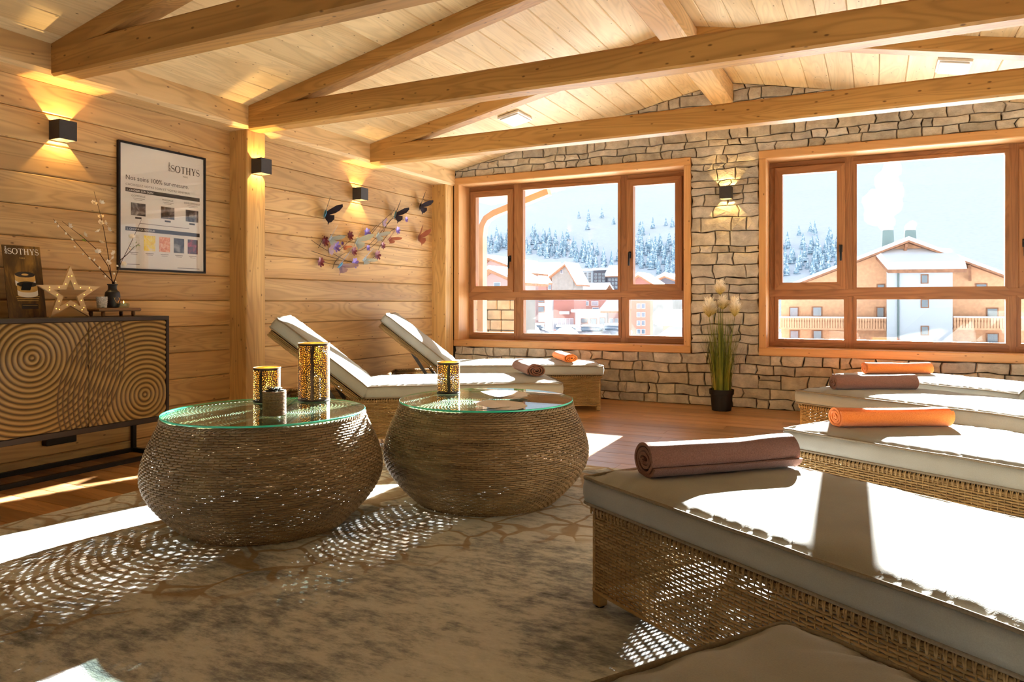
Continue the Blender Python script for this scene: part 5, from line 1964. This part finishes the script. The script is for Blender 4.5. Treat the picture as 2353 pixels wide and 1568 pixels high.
for (u, v, s, rot, mt, bd_) in ((902, 494, 0.105, -0.4, 'fly_black', 'fly_blue'), (812, 553, 0.115, -0.55, 'fly_silver', None), (752, 548, 0.09, -0.75, 'fly_silver', None), (860, 540, 0.09, -0.7, 'fly_silver', None),
                                (889, 548, 0.085, -0.9, 'fly_copper', None), (775, 610, 0.11, -0.9, 'fly_lilac', 'fly_blue'), (831, 596, 0.085, -1.0, 'fly_silver', None), (748, 577, 0.06, 0.2, 'fly_lilac', None), (784, 567, 0.05, -0.9, 'fly_copper', None), (873, 515, 0.045, 0.2, 'fly_lilac', None)):
    butterfly(art, apt(u, v, 0.02) + ao, s * 1.22, rot, 0.85, M[mt], M[bd_] if bd_ else None)
def flower_mesh(nm, mat):
    mb = MB()
    for k in range(7):
        a = 2 * math.pi * k / 7
        c, s = math.cos(a), math.sin(a)
        pts = [(0.0, 0.006), (0.022, 0.016), (0.040, 0.013), (0.044, 0.0), (0.040, -0.013), (0.022, -0.016), (0.0, -0.006)]
        pts = [(x, y * 0.72) for x, y in pts]
        mb.add([(0.002 + 0.25 * x, x * c - y * s, x * s + y * c) for x, y in pts], [tuple(range(len(pts)))])
    mb.add([(0.006, 0.006 * math.cos(k), 0.006 * math.sin(k)) for k in range(6)], [tuple(range(6))])
    return mb.mesh(nm, mat)
fr_me, fv_me = flower_mesh('flower', M['flower_red']), flower_mesh('flower_violet', M['flower_violet'])
for (u, v, me_, sc_) in ((740, 555, fr_me, 0.95), (798, 542, fr_me, 0.9), (730, 603, fr_me, 0.9), (807, 578, fr_me, 0.85), (874, 565, fr_me, 0.75), (861, 587, fr_me, 1.0), (837, 536, fv_me, 1.0), (766, 567, fv_me, 1.05), (908, 530, fv_me, 0.8), (809, 605, fv_me, 1.0), (840, 570, fv_me, 0.6), (928, 505, fv_me, 0.6), (781, 560, fv_me, 0.4)):
    o = put('flower', me_, art, apt(u, v, 0.026), (R.uniform(0, 1), 0, 0))
    o.scale = (sc_ * 1.2, sc_ * 1.2, sc_ * 1.2)

# ================================================================ outside
M['snow'] = plain('snow', (238, 242, 248), 0.75, var=0.03, sc=0.6, spec=0.2)
M['chalet_wood'] = plain('larch_cladding', (204, 156, 120), 0.8, var=0.09, sc=3.0)
M['chalet_dark'] = plain('dark_fascia_wood', (150, 106, 80), 0.8, var=0.2, sc=3.0)
M['render_white'] = plain('white_render', (172, 178, 184), 0.85, var=0.03)
M['render_grey'] = plain('grey_concrete', (124, 124, 122), 0.85, var=0.1, sc=2)
M['maroon'] = plain('maroon_cladding', (136, 98, 92), 0.85, var=0.1)
M['lilac_wall'] = plain('mauve_render', (150, 126, 124), 0.85, var=0.06)
M['slate'] = plain('dark_slate_wall', (92, 92, 102), 0.8, var=0.15)
M['win_dark'] = plain('far_window_glass', (96, 112, 128), 0.15, var=0.3, spec=0.6)
M['green_metal'] = plain('green_grey_sheet_metal', (96, 112, 112), 0.5, 0.3)
M['pink_wall'] = plain('pale_brick_render', (164, 112, 98), 0.85, var=0.08)
M['red'] = plain('red_banner', (190, 40, 60), 0.7)
GZ = -5.0

def hill(x, y):
    z = GZ + 0.25 * mnoise.noise(Vector((x * 0.05, y * 0.05, 0)))
    if y > 230:
        t = y - 230
        z += 0.10 * t if t < 70 else 7 + 0.35 * (t - 70)
        z += 5 * mnoise.noise(Vector((x * 0.010, y * 0.010, 2))) * min(1, t / 150)
        z += 14 * mnoise.noise(Vector((x * 0.004, y * 0.004, 9))) * min(1, t / 400)
    return z
mb = MB()
xs = [-1400 + 40 * i for i in range(61)]
ys = [9.0, 20, 40, 70, 110, 160, 230, 260, 300, 350, 400, 450, 500, 560, 620, 700, 800, 900, 1020, 1150]
for y in ys:
    for x in xs:
        mb.v.append((x, y, hill(x, y) if y > 20 else GZ - 1.0))
k = len(xs)
for i in range(len(ys) - 1):
    for j in range(k - 1):
        mb.f.append((i * k + j, i * k + j + 1, (i + 1) * k + j + 1, (i + 1) * k + j))
mb.m = [0] * len(mb.f)
tag(mb.build('ground', M['snow'], None, True), 'snow covered valley floor and mountain slope outside', None, None, 'structure')

# ---- conifers on the slope
def conifer_mesh(seed, mat):
    rr = random.Random(seed)
    mb = MB()
    mb.lathe([(0.22, 0), (0.16, 2.0)], 6)
    nl = 7
    for k in range(nl):
        f = k / nl
        z0 = 0.9 + f * 7.6
        r = 2.1 * (1 - f) + 0.35
        n = 9
        vs = [(0, 0, z0 + 2.1)]
        for i in range(n):
            a = 2 * math.pi * (i + rr.random() * 0.5) / n
            q = r * rr.uniform(0.7, 1.1)
            vs.append((q * math.cos(a), q * math.sin(a), z0 - 0.25 * rr.random() * 2))
        mb.add(vs, [(0, 1 + i, 1 + (i + 1) % n) for i in range(n)] + [tuple(range(n, 0, -1))])
    return mb.mesh('conifer', mat)
def tree_mat():
    m, nt, b = base_mat('hazy_snowy_fir', 0.9, 0, 0.1)
    geo = N(nt, 'ShaderNodeNewGeometry')
    sx = N(nt, 'ShaderNodeSeparateXYZ'); nt.links.new(geo.outputs['Normal'], sx.inputs[0])
    n = noise_t(nt, coords(nt, (0.9, 0.9, 0.9)), 1.0, 3.0)
    f = math_n(nt, 'MULTIPLY', math_n(nt, 'GREATER_THAN', n, 0.52), 0.75)
    nt.links.new(mixc(nt, f, srgb(142, 172, 190), srgb(228, 238, 246)), b.inputs['Base Color'])  # distance haze is put into the pale blue; white flecks are snow
    return m
M['fir'] = tree_mat()
firs = [conifer_mesh(s, M['fir']) for s in (1, 2, 3)]
rt = random.Random(21)
def slope_hit(u, v):
    d = ray(u, v)
    t = 200.0
    while t < 1300:
        if CAMZ + d.z * t < hill(d.x * t, d.y * t):
            return Vector((d.x * t, d.y * t, hill(d.x * t, d.y * t)))
        t += 4.0
    return None
fir_pos = []
def fir_at(u, v, s, lab, grp):
    p = slope_hit(u, v)
    if p is None or any((p - q).length < 2.4 for q in fir_pos):
        return
    fir_pos.append(p)
    o = put('fir_tree', firs[rt.randrange(3)], None, (p.x, p.y, p.z - 0.4), (0, 0, rt.uniform(0, 6)))
    s = s * (0.8 + 0.5 * rt.random()) * ((p.xy.length / 440.0) ** 0.6)
    o.scale = (s, s, s * rt.uniform(0.9, 1.25))
    tag(o, lab, 'tree', grp)
grp1 = 'firs in the forest belt across the left window'
for k in range(190):
    u = rt.uniform(1085, 1440)
    base = 596 if u < 1300 else 596 + (u - 1300) * 0.42
    v = base - abs(rt.gauss(0, 1)) * 22
    if u < 1200:
        v -= 8
    fir_at(u, v, 0.78, 'snowy fir tinted for haze in the forest belt on the slope outside the left window', grp1)
for k in range(110):
    u = rt.uniform(1440, 1575)
    v = 560 + (u - 1440) * 0.38 + rt.uniform(-34, 50)
    fir_at(u, v, 0.75, 'snowy fir tinted for haze on the slope behind the right pane of the left window', 'firs behind the right pane of the left window')
for k in range(90):
    u = rt.uniform(1790, 1935)
    v = rt.uniform(570, 640) - max(0, (u - 1860)) * 0.15
    fir_at(u, v, 0.75, 'snowy fir tinted for haze above the chalet roof in the right window', 'firs seen in the right window')
for (u, v) in ((1330, 505), (1352, 510), (1383, 502), (1410, 520), (1350, 530), (1500, 528), (1530, 520), (1545, 524), (1836, 545), (1862, 535), (1872, 540), (1905, 555)):
    fir_at(u, v, 0.6, 'lone small fir high on the open snow slope', 'lone firs on the open slope')

# ---- buildings
def rect_at(u0, v0, u1, v1, y):
    a, b = px(u0, v0, y=y), px(u1, v1, y=y)
    return a.x, b.x, b.z, a.z          # x0, x1, z0, z1
def house(nm, lab, u0, v0, u1, v1, y, depth, wall, wins=None, gable=None, ov=0.8, snow=0.5, base=GZ - 0.3, cat='building', fascia='chalet_dark', rt_=0.28, front=None):
    """facade rectangle in pixels at distance y; gable: pixel of the apex, or None for a flat snowy roof"""
    x0, x1, _, z1 = rect_at(u0, v0, u1, v1, y)
    o = tag(empty(nm, ((x0 + x1) / 2, y, base)), lab, cat)
    org = Vector(o.location)
    def L(m_):
        m_.v = [(v[0] - org.x, v[1] - org.y, v[2] - org.z) for v in m_.v]
        return m_
    if gable:
        ap = px(gable[0], gable[1], y=y)
        m_ = MB(); m_.prism([(x0, base), (x1, base), (x1, z1), (ap.x, ap.z), (x0, z1)], 'y', y, y + depth); L(m_).build('wall', M[wall], o)
        for (xa, xb) in ((x0, ap.x), (x1, ap.x)):
            za = z1
            sg = -1 if xa == x0 else 1
            sl = (ap.z - za) / max(abs(ap.x - xa), 0.01)
            xe = xa + sg * ov
            ze = za - sl * ov
            m_ = MB(); poly = [(xe, ze), (ap.x, ap.z), (ap.x, ap.z + rt_), (xe, ze + rt_)]
            m_.prism(poly if sg < 0 else poly[::-1], 'y', y - ov, y + depth + ov); L(m_).build('roof_slope', M[fascia], o)
            m_ = MB(); poly = [(xe, ze + rt_), (ap.x, ap.z + rt_), (ap.x, ap.z + rt_ + snow), (xe + 0.1 * sg * -1, ze + rt_ + snow * 0.8)]
            m_.prism(poly if sg < 0 else poly[::-1], 'y', y - ov * 0.9, y + depth + ov); L(m_).build('roof_snow', M['snow'], o)
    elif front:
        m_ = MB(); m_.box((x0, y, base), (x1, y + depth, z1)); L(m_).build('wall', M[wall], o)
        zr = px((u0 + u1) / 2, front, y=y + depth / 2).z
        for (ya_, za_, yb2, zb2, nm_, mt_, o1, o2) in ((y - ov, z1 - 0.2, y + depth / 2, zr, 'roof_slope', fascia, 0.0, rt_), (y - ov, z1 - 0.2, y + depth / 2, zr, 'roof_snow', 'snow', rt_, rt_ + snow),
                                                       (y + depth / 2, zr, y + depth + ov, z1 - 0.2, 'roof_slope', fascia, 0.0, rt_), (y + depth / 2, zr, y + depth + ov, z1 - 0.2, 'roof_snow', 'snow', rt_, rt_ + snow)):
            m_ = MB(); m_.prism([(ya_, za_ + o1), (yb2, zb2 + o1), (yb2, zb2 + o2), (ya_, za_ + o2)], 'x', x0 - ov * 0.6, x1 + ov * 0.6); L(m_).build(nm_, M[mt_], o)
    else:
        m_ = MB(); m_.box((x0, y, base), (x1, y + depth, z1)); L(m_).build('wall', M[wall], o)
        m_ = MB(); v_, f_ = bevel_box((x0 - ov * 0.5, y - ov, z1), (x1 + ov * 0.5, y + depth, z1 + snow), snow * 0.35, 2); m_.add(v_, f_); L(m_).build('roof_snow', M['snow'], o, True)
    for (wu0, wv0, wu1, wv1) in (wins or []):
        a0, a1, c0, c1 = rect_at(wu0, wv0, wu1, wv1, y)
        t = max(0.06, (a1 - a0) * 0.06)
        m_ = MB(); m_.box((a0 - t, y - 0.05, c0 - t), (a1 + t, y + 0.02, c1 + t)); w_ = L(m_).build('window', M['render_white'] if wall not in ('render_white',) else M['chalet_dark'], o)
        m_ = MB(); m_.box((a0, y - 0.07, c0), (a1, y - 0.045, c1)); L(m_); p_ = m_.build('pane', M['win_dark'], w_)
    return o, L
def grid(u0, v0, u1, v1, n, m, fu=0.55, fv=0.5):
    out = []
    for i in range(n):
        for j in range(m):
            cu, cv = u0 + (u1 - u0) * (i + 0.5) / n, v0 + (v1 - v0) * (j + 0.5) / m
            wu, wv = (u1 - u0) / n * fu / 2, (v1 - v0) / m * fv / 2
            out.append((cu - wu, cv - wv, cu + wu, cv + wv))
    return out

# big chalet in the right window
CY = 88.0
ch, CL = house('chalet', 'large larch chalet with snowy roof and white stair tower seen in the right window', 1795, 672, 2385, 672, CY, 22, 'chalet_wood',
               grid(1812, 640, 1940, 655, 0, 0) , (2087, 559), ov=1.6, snow=0.42, rt_=0.2)
for (a, b, c, d, kind) in ((1816, 708, 1833, 728, 'w'), (1843, 708, 1862, 728, 'd'), (1869, 707, 1887, 726, 'w'), (1817, 761, 1834, 780, 'w'), (1843, 761, 1862, 780, 'd'), (1870, 761, 1887, 780, 'w'),
                           (1988, 708, 2007, 729, 'd'), (2016, 708, 2030, 729, 'w'), (2017, 655, 2031, 664, 'w'), (2269, 710, 2291, 731, 'w'), (2269, 768, 2292, 788, 'w'), (2244, 654, 2266, 664, 'w')):
    a0, a1, c0, c1 = rect_at(a, b, c, d, CY)
    m_ = MB(); m_.box((a0 - 0.12, CY - 0.08, c0), (a1 + 0.12, CY + 0.02, c1 + 0.12)); w_ = CL(m_).build('window' if kind == 'w' else 'door', M['chalet_dark'] if kind == 'w' else M['chalet_wood'], ch)
    m_ = MB(); m_.box((a0, CY - 0.11, c0), (a1, CY - 0.07, c1)); CL(m_).build('pane', M['win_dark'] if kind == 'w' else M['chalet_wood'], w_)
# balconies
for (u0, u1) in ((1780, 2037), (2191, 2370)):
    for v_top in (729, 788):
        a0, a1, zb, zt = rect_at(u0, v_top + 1, u1, v_top + 27, CY - 1.6)
        bal = empty('balcony', (0, 0, 0), 0, ch)
        zt2 = zt
        m_ = MB(); m_.box((a0, CY - 1.6, zb - 0.2), (a1, CY, zb)); CL(m_).build('slab', M['chalet_wood'], bal)
        m_ = MB(); m_.box((a0, CY - 1.68, zt2), (a1, CY - 1.52, zt2 + 0.14)); CL(m_).build('snowy_rail', M['snow'], bal)
        n = int((a1 - a0) / 0.26)
        for i in range(n):
            xx = a0 + (a1 - a0) * (i + 0.5) / n
            if v_top > 740:
                continue
            m_ = MB()
            hw_b = 0.105
            z_a, z_b = zb, zt2
            zm1, zm2 = z_a + (z_b - z_a) * 0.55, z_a + (z_b - z_a) * 0.80
            poly = [(xx - hw_b, z_a), (xx + hw_b, z_a), (xx + hw_b, zm1), (xx + hw_b * 0.5, (zm1 + zm2) / 2), (xx + hw_b, zm2), (xx + hw_b, z_b), (xx - hw_b, z_b), (xx - hw_b, zm2), (xx - hw_b * 0.5, (zm1 + zm2) / 2), (xx - hw_b, zm1)]
            m_.prism(poly, 'y', CY - 1.62, CY - 1.58); CL(m_).build('baluster', M['chalet_wood'], bal)
# roof brackets and tower
for (u0, v0, u1, v1) in ((2083, 565, 2076, 585), (2228, 612, 2229, 645)):
    p, q = px(u0, v0, y=CY - 0.9), px(u1, v1, y=CY - 0.3)
    m_ = MB(); m_.stick(p, q, 0.25, 0.25); m_.stick(px(u0, v0, y=CY - 1.4), px(u0 - 2, v0 + 2, y=CY), 0.25, 0.25); CL(m_).build('bracket', M['chalet_dark'], ch)
x0, x1, _, zt = rect_at(2038, 622, 2189, 800, CY - 3)
m_ = MB(); m_.box((x0, CY - 3, GZ - 0.5), (x1, CY, zt)); tw = CL(m_).build('stair_tower', M['render_white'], ch)
for (a, b, c, d) in ((2118, 633, 2131, 650), (2118, 690, 2132, 706), (2118, 751, 2132, 769)):
    a0, a1, c0, c1 = rect_at(a, b, c, d, CY - 3)
    m_ = MB(); m_.box((a0 - 0.1, CY - 3.06, c0 - 0.1), (a1 + 0.1, CY - 2.98, c1 + 0.1)); CL(m_).build('window', M['chalet_dark'], tw)
    m_ = MB(); m_.box((a0, CY - 3.09, c0), (a1, CY - 3.05, c1)); CL(m_).build('pane', M['win_dark'], tw)
p0_, p1_ = px(2064, 622, y=CY - 3.1), px(2064, 800, y=CY - 3.1)
m_ = MB(); m_.tube([p0_, p1_], 0.09, 6); CL(m_).build('downpipe', M['green_metal'], tw)
# snowy lean-to roof of the tower
a, b, c, d = px(2012, 588, y=CY), px(2186, 586, y=CY), px(2222, 618, y=CY - 4), px(2040, 620, y=CY - 4)
m_ = MB()
top = [d, c, b, a]
m_.add([p - Vector((0, 0, 0.35)) for p in top] + [p + Vector((0, 0, 0.0)) for p in top], [(3, 2, 1, 0), (4, 5, 6, 7), (0, 1, 5, 4), (1, 2, 6, 5), (2, 3, 7, 6), (3, 0, 4, 7)])
CL(m_).build('tower_roof', M['chalet_dark'], ch)
m_ = MB()
m_.add([p + Vector((0, 0, 0.02)) for p in top] + [p.lerp((a + b + c + d) / 4, 0.04) + Vector((0, 0, 0.75)) for p in top], [(3, 2, 1, 0), (4, 5, 6, 7), (0, 1, 5, 4), (1, 2, 6, 5), (2, 3, 7, 6), (3, 0, 4, 7)])
CL(m_).build('roof_snow', M['snow'], ch)
for (u0, u1, vt, vb) in ((2026, 2055, 531, 556), (2077, 2106, 531, 552)):
    yy = CY + 9
    p, q = px(u0, vt, y=yy), px(u1, vb, y=yy)
    w = q.x - p.x
    m_ = MB()
    vs = []
    for (z, k_) in ((q.z - 2.5, 1.12), (p.z, 0.86)):
        for (i, j) in ((-1, -1), (1, -1), (1, 1), (-1, 1)):
            vs.append(((p.x + q.x) / 2 + i * w / 2 * k_, yy + j * w / 2 * k_, z))
    m_.add(vs, [(3, 2, 1, 0), (4, 5, 6, 7), (0, 1, 5, 4), (1, 2, 6, 5), (2, 3, 7, 6), (3, 0, 4, 7)])
    CL(m_).build('chimney', M['green_metal'], ch)
    m_ = MB(); v_, f_ = bevel_box(((p.x + q.x) / 2 - w * 0.42, yy - w * 0.42, p.z), ((p.x + q.x) / 2 + w * 0.42, yy + w * 0.42, p.z + 0.5), 0.2, 2); m_.add(v_, f_); CL(m_).build('chimney_snow', M['snow'], ch, True)

# village in the left window
house('village_house', 'mauve house with a snowy gable roof at the left of the left window', 1100, 648, 1180, 660, 62, 5, 'lilac_wall', [(1136, 650, 1149, 662)], (1133, 626), ov=1.0, snow=0.35)
house('village_house', 'brown roofed house behind the mauve one at the left window edge', 1090, 628, 1200, 640, 84, 5, 'lilac_wall', None, (1128, 598), ov=1.0, snow=0.4)
house('village_house', 'brown gable-roofed house cut by the frame of the centre pane', 1180, 640, 1228, 665, 112, 5, 'maroon', [(1208, 650, 1213, 662)], (1202, 604), ov=0.8, snow=0.3)
house('village_house', 'long snowy roofed house with brown balconies in the left window centre', 1232, 640, 1268, 668, 130, 5, 'maroon', [(1237, 643, 1243, 652), (1246, 643, 1252, 652), (1257, 643, 1262, 652), (1237, 657, 1243, 666), (1248, 657, 1254, 666), (1260, 656, 1266, 665)], None, ov=1.2, snow=0.5, front=612)
house('village_house', 'grey gable-ended house with a small attic window in the left window', 1268, 638, 1317, 668, 124, 5, 'render_grey', [(1288, 621, 1293, 628)], (1302, 611), ov=1.0, snow=0.4)
house('apartment_block', 'white apartment block with stacked balconies far in the left window', 1318, 624, 1362, 672, 210, 5, 'render_white', grid(1320, 626, 1360, 662, 4, 6, 0.42, 0.55), None, snow=0.8)
house('apartment_block', 'dark slate apartment block beside the white one in the left window', 1364, 622, 1392, 672, 205, 5, 'slate', grid(1365, 627, 1391, 664, 3, 5, 0.55, 0.5), None, snow=0.8)
house('apartment_block', 'dark apartment block with balconies next to the window mullion', 1396, 636, 1436, 672, 200, 5, 'slate', grid(1397, 639, 1435, 664, 5, 3, 0.5, 0.5), None, snow=0.8, front=618)
house('village_house', 'low house with a broad snowy roof below the grey gable', 1300, 674, 1385, 690, 150, 5, 'maroon', None, None, ov=1.2, snow=0.5, front=658)
house('shop_building', 'white three storey building with square windows at the lower left pane', 1212, 690, 1270, 770, 104, 5, 'render_white', [(1230, 705, 1250, 717), (1214, 696, 1223, 702), (1230, 691.5, 1250, 695), (1214, 706, 1222, 716), (1232, 742, 1250, 754)], None, snow=0.5)
house('shop_building', 'maroon clad shop with a white sign and glazed front', 1272, 690, 1319, 770, 100, 5, 'maroon', grid(1272, 731, 1318, 758, 5, 1, 0.8, 0.9), None, snow=0.5)
sg = px(1297, 719, y=99.6)
m_ = MB(); m_.box((-0.75, -0.1, -0.22), (0.75, 0.1, 0.22)); o = m_.build('shop_sign', M['render_white'], None, False, (sg.x, sg.y, sg.z)); tag(o, 'white sign plate on the maroon shop front', 'sign')
house('shop_building', 'low white building with dark windows right of the maroon shop', 1322, 718, 1394, 770, 94, 5, 'render_white', [(1336, 733, 1350, 742), (1357, 733, 1371, 747), (1379, 731, 1390, 747), (1336, 745, 1352, 751)], None, snow=0.4)
house('village_house', 'brown balconied house above the low white building', 1323, 690, 1394, 720, 110, 5, 'maroon', [(1324, 692, 1330, 703), (1338, 693, 1352, 702), (1360, 693, 1374, 702), (1334, 708, 1346, 714), (1362, 708, 1376, 714)], None, snow=0.4)
house('village_house', 'house with a wide snowy roof at the right of the centre pane', 1398, 716, 1440, 770, 92, 5, 'lilac_wall', [(1402, 733, 1409, 748), (1413, 733, 1420, 748)], None, ov=1.2, snow=0.4, front=694)
house('village_house', 'chalet roof with snow in the right upper pane of the left window', 1452, 650, 1492, 662, 125, 5, 'maroon', None, (1470, 636), ov=1.2, snow=0.5)
house('village_house', 'dark chalet with a heavy snow cap in the right upper pane of the left window', 1498, 654, 1570, 662, 140, 5, 'slate', None, (1530, 638), ov=1.5, snow=0.7)
house('apartment_block', 'pink balconied apartment building in the lower right pane', 1450, 690, 1494, 790, 86, 5, 'pink_wall', grid(1462, 694, 1484, 772, 2, 4, 0.6, 0.5), None, snow=0.5)
house('village_house', 'blank pale grey gable beside the pink apartments', 1500, 686, 1546, 790, 72, 5, 'render_grey', None, None, snow=0.4)
house('snowy_shed', 'shed roof heaped with snow in the lower right pane', 1524, 748, 1600, 800, 46, 5, 'pink_wall', None, None, ov=1.0, snow=1.0)
# snow banks and parked cars on the street
M['car'] = plain('snow_dusted_car', (150, 156, 166), 0.4, var=0.4, sc=0.8, spec=0.5)
for k, (u, v, w, lab) in enumerate(((1228, 762, 3.6, 'snow covered car at the left of the street'), (1300, 766, 4.0, 'snow covered car in front of the maroon shop'), (1360, 766, 4.2, 'parked car below the low white building'), (1412, 763, 4.0, 'parked car next to the mullion'))):
    p = px(u, v, y=80 + 2.5 * (k % 2))
    o = tag(empty('car', (p.x, p.y, p.z - 0.6)), lab, 'car')
    m_ = MB(); v_, f_ = bevel_box((-w / 2, -0.85, 0.25), (w / 2, 0.85, 0.85), 0.2, 2); m_.add(v_, f_); m_.build('body', M['car'], o, True)
    m_ = MB(); v_, f_ = bevel_box((-w * 0.28, -0.75, 0.8), (w * 0.3, 0.75, 1.4), 0.25, 2); m_.add(v_, f_); m_.build('cabin', M['win_dark'], o, True)
    m_ = MB(); v_, f_ = bevel_box((-w * 0.26, -0.72, 1.38), (w * 0.28, 0.72, 1.6), 0.08, 2); m_.add(v_, f_); m_.build('roof_snow', M['snow'], o, True)
    for sx in (-0.32, 0.32):
        for sy in (-0.8, 0.8):
            m_ = MB(); m_.tube([(w * sx, sy - 0.1, 0.3), (w * sx, sy + 0.1, 0.3)], 0.3, 12); m_.build('wheel', M['slate'], o)
for (u, v, r, lab) in ((1300, 764, 1.5, 'heap of cleared snow on the street'), (1221, 757, 1.0, 'snowy bush at the left of the street'), (1560, 770, 1.6, 'rounded snow drift in the lower right pane')):
    p = px(u, v, y=60 if u < 1500 else 40)
    m_ = MB()
    m_.lathe([(r * 1.5, -2.5), (r * 1.2, -1.0), (r * 0.7, 0.0), (r * 0.35, 0.4), (0.05, 0.5)], 14)
    o = m_.build('snow_heap', M['snow'], None, True, (p.x, p.y, p.z)); tag(o, lab, 'snow heap')
bp = px(1216, 735, y=90)
m_ = MB(); m_.prism([(-0.35, -1.0), (0.25, -1.1), (0.4, 1.3), (-0.2, 1.5), (-0.45, 0.8)], 'y', 0, 0.05); o = m_.build('banner_flag', M['red'], None, False, (bp.x, bp.y, bp.z)); tag(o, 'small red banner flag by the street', 'flag')

# ---- chimney smoke
def smoke_mat():
    m = bpy.data.materials.new('white_chimney_smoke')
    m.use_nodes = True
    nt = m.node_tree
    nt.nodes.clear()
    out = N(nt, 'ShaderNodeOutputMaterial')
    vs_ = N(nt, 'ShaderNodeVolumePrincipled')
    vs_.inputs['Color'].default_value = (0.97, 0.98, 1.0, 1)
    vs_.inputs['Density'].default_value = 0.10
    vs_.inputs['Anisotropy'].default_value = 0.35
    nt.links.new(vs_.outputs[0], out.inputs['Volume'])
    return m
sm_mat = smoke_mat()
def smoke(nm, lab, blobs, yy):
    bm = bmesh.new()
    for (u, v, rp) in blobs:
        c = px(u, v, y=yy)
        r = rp / FPX * yy * 0.9
        g = bmesh.ops.create_icosphere(bm, subdivisions=3, radius=r, matrix=Matrix.Translation(c))
        for vv in g['verts']:
            d = (vv.co - c).normalized()
            vv.co += d * r * 0.22 * mnoise.noise(d * 2.2 + c)
    me = bpy.data.meshes.new(nm)
    org = px(blobs[0][0], blobs[0][1], y=yy)
    for v in bm.verts:
        v.co -= org
    bm.to_mesh(me); bm.free()
    me.materials.append(sm_mat)
    o = put(nm, me, None, org)
    tag(o, lab, 'smoke', 'chimney smoke plumes', 'stuff')
smoke('smoke_plume', 'large white smoke plume rising from the left chimney of the chalet', [(2036, 512, 18), (2020, 490, 30), (2040, 470, 28), (2010, 462, 26), (2048, 440, 26), (2036, 415, 24), (2050, 390, 20)], CY + 9)
smoke('smoke_plume', 'small white puff above the right chimney of the chalet', [(2090, 524, 11), (2096, 517, 9)], CY + 9)

# ---- timber eave bracket and stone pier outside the left window
M['weathered'] = plain('weathered_timber', (196, 166, 140), 0.7, var=0.12, sc=4)  # pinkish beige timber with a slight random tone
EY = 8.7
pier = tag(empty('eave_bracket', px(1108, 700, y=EY)), 'curved timber post and eave bracket just outside the left window', 'bracket')
eo = Vector(pier.location)
arc_ = [(1108, 800), (1108, 700), (1108, 600), (1108, 545), (1111, 520), (1120, 503), (1138, 491), (1165, 480), (1200, 466), (1240, 450), (1262, 441)]
m_ = MB()
pts = [px(u, v, y=EY) - eo for u, v in arc_]
for i in range(len(pts)):
    d = (pts[min(i + 1, len(pts) - 1)] - pts[max(i - 1, 0)]).normalized()
    n = Vector((-d.z, 0, d.x))
    w = 0.042
    for (a, b) in ((-1, -1), (1, -1), (1, 1), (-1, 1)):
        m_.v.append(tuple(pts[i] + n * (a * w) + Vector((0, b * 0.06, 0))))
for i in range(len(pts) - 1):
    for q in range(4):
        m_.f.append((i * 4 + q, i * 4 + (q + 1) % 4, i * 4 + 4 + (q + 1) % 4, i * 4 + 4 + q))
m_.f += [(3, 2, 1, 0), tuple(len(m_.v) - 4 + q for q in range(4))]
m_.m = [0] * len(m_.f)
m_.build('curved_post', M['weathered'], pier)
m_ = MB()
a, b = px(1090, 462, y=EY) - eo, px(1265, 424, y=EY) - eo
m_.add([a + Vector((0, -0.9, 0)), b + Vector((0, -0.9, 0)), b + Vector((0, 0.5, 0)), a + Vector((0, 0.5, 0))] + [p + Vector((0, 0, 0.04)) for p in (a + Vector((0, -0.9, 0)), b + Vector((0, -0.9, 0)), b + Vector((0, 0.5, 0)), a + Vector((0, 0.5, 0)))],
       [(3, 2, 1, 0), (4, 5, 6, 7), (0, 1, 5, 4), (1, 2, 6, 5), (2, 3, 7, 6), (3, 0, 4, 7)])
m_.build('soffit_board', M['weathered'], pier)
PYY = 9.6
x0, x1, z0, z1 = rect_at(1090, 676, 1187, 800, PYY)
pr_ = tag(empty('stone_pier', ((x0 + x1) / 2, PYY, z0 - 1.0)), 'pale stone pier outside the lower left pane', 'pier')
po2 = Vector(pr_.location)
m_ = MB(); m_.box((x0 + 0.02 - po2.x, 0.04, 0), (x1 - 0.02 - po2.x, 0.7, z1 - po2.z)); m_.build('core', M['render_grey'], pr_)
M['pale_stone'] = plain('pale_outdoor_stone', (214, 196, 168), 0.9, var=0.15, sc=8)
rs2 = random.Random(4)
z = z0 - 0.2
while z < z1 - 0.02:
    h = rs2.uniform(0.09, 0.16)
    x = x0
    while x < x1 - 0.02:
        w = rs2.uniform(0.14, 0.30)
        if x1 - x - w < 0.1:
            w = x1 - x
        m_ = MB(); v_, f_ = bevel_box((x + 0.006 - po2.x, 0.0 - rs2.uniform(0, 0.02), z + 0.006 - po2.z), (x + w - 0.006 - po2.x, 0.05, min(z + h, z1) - 0.006 - po2.z), 0.012, 1); m_.add(v_, f_)
        m_.build('stone', M['pale_stone'], pr_)
        x += w
    z += h
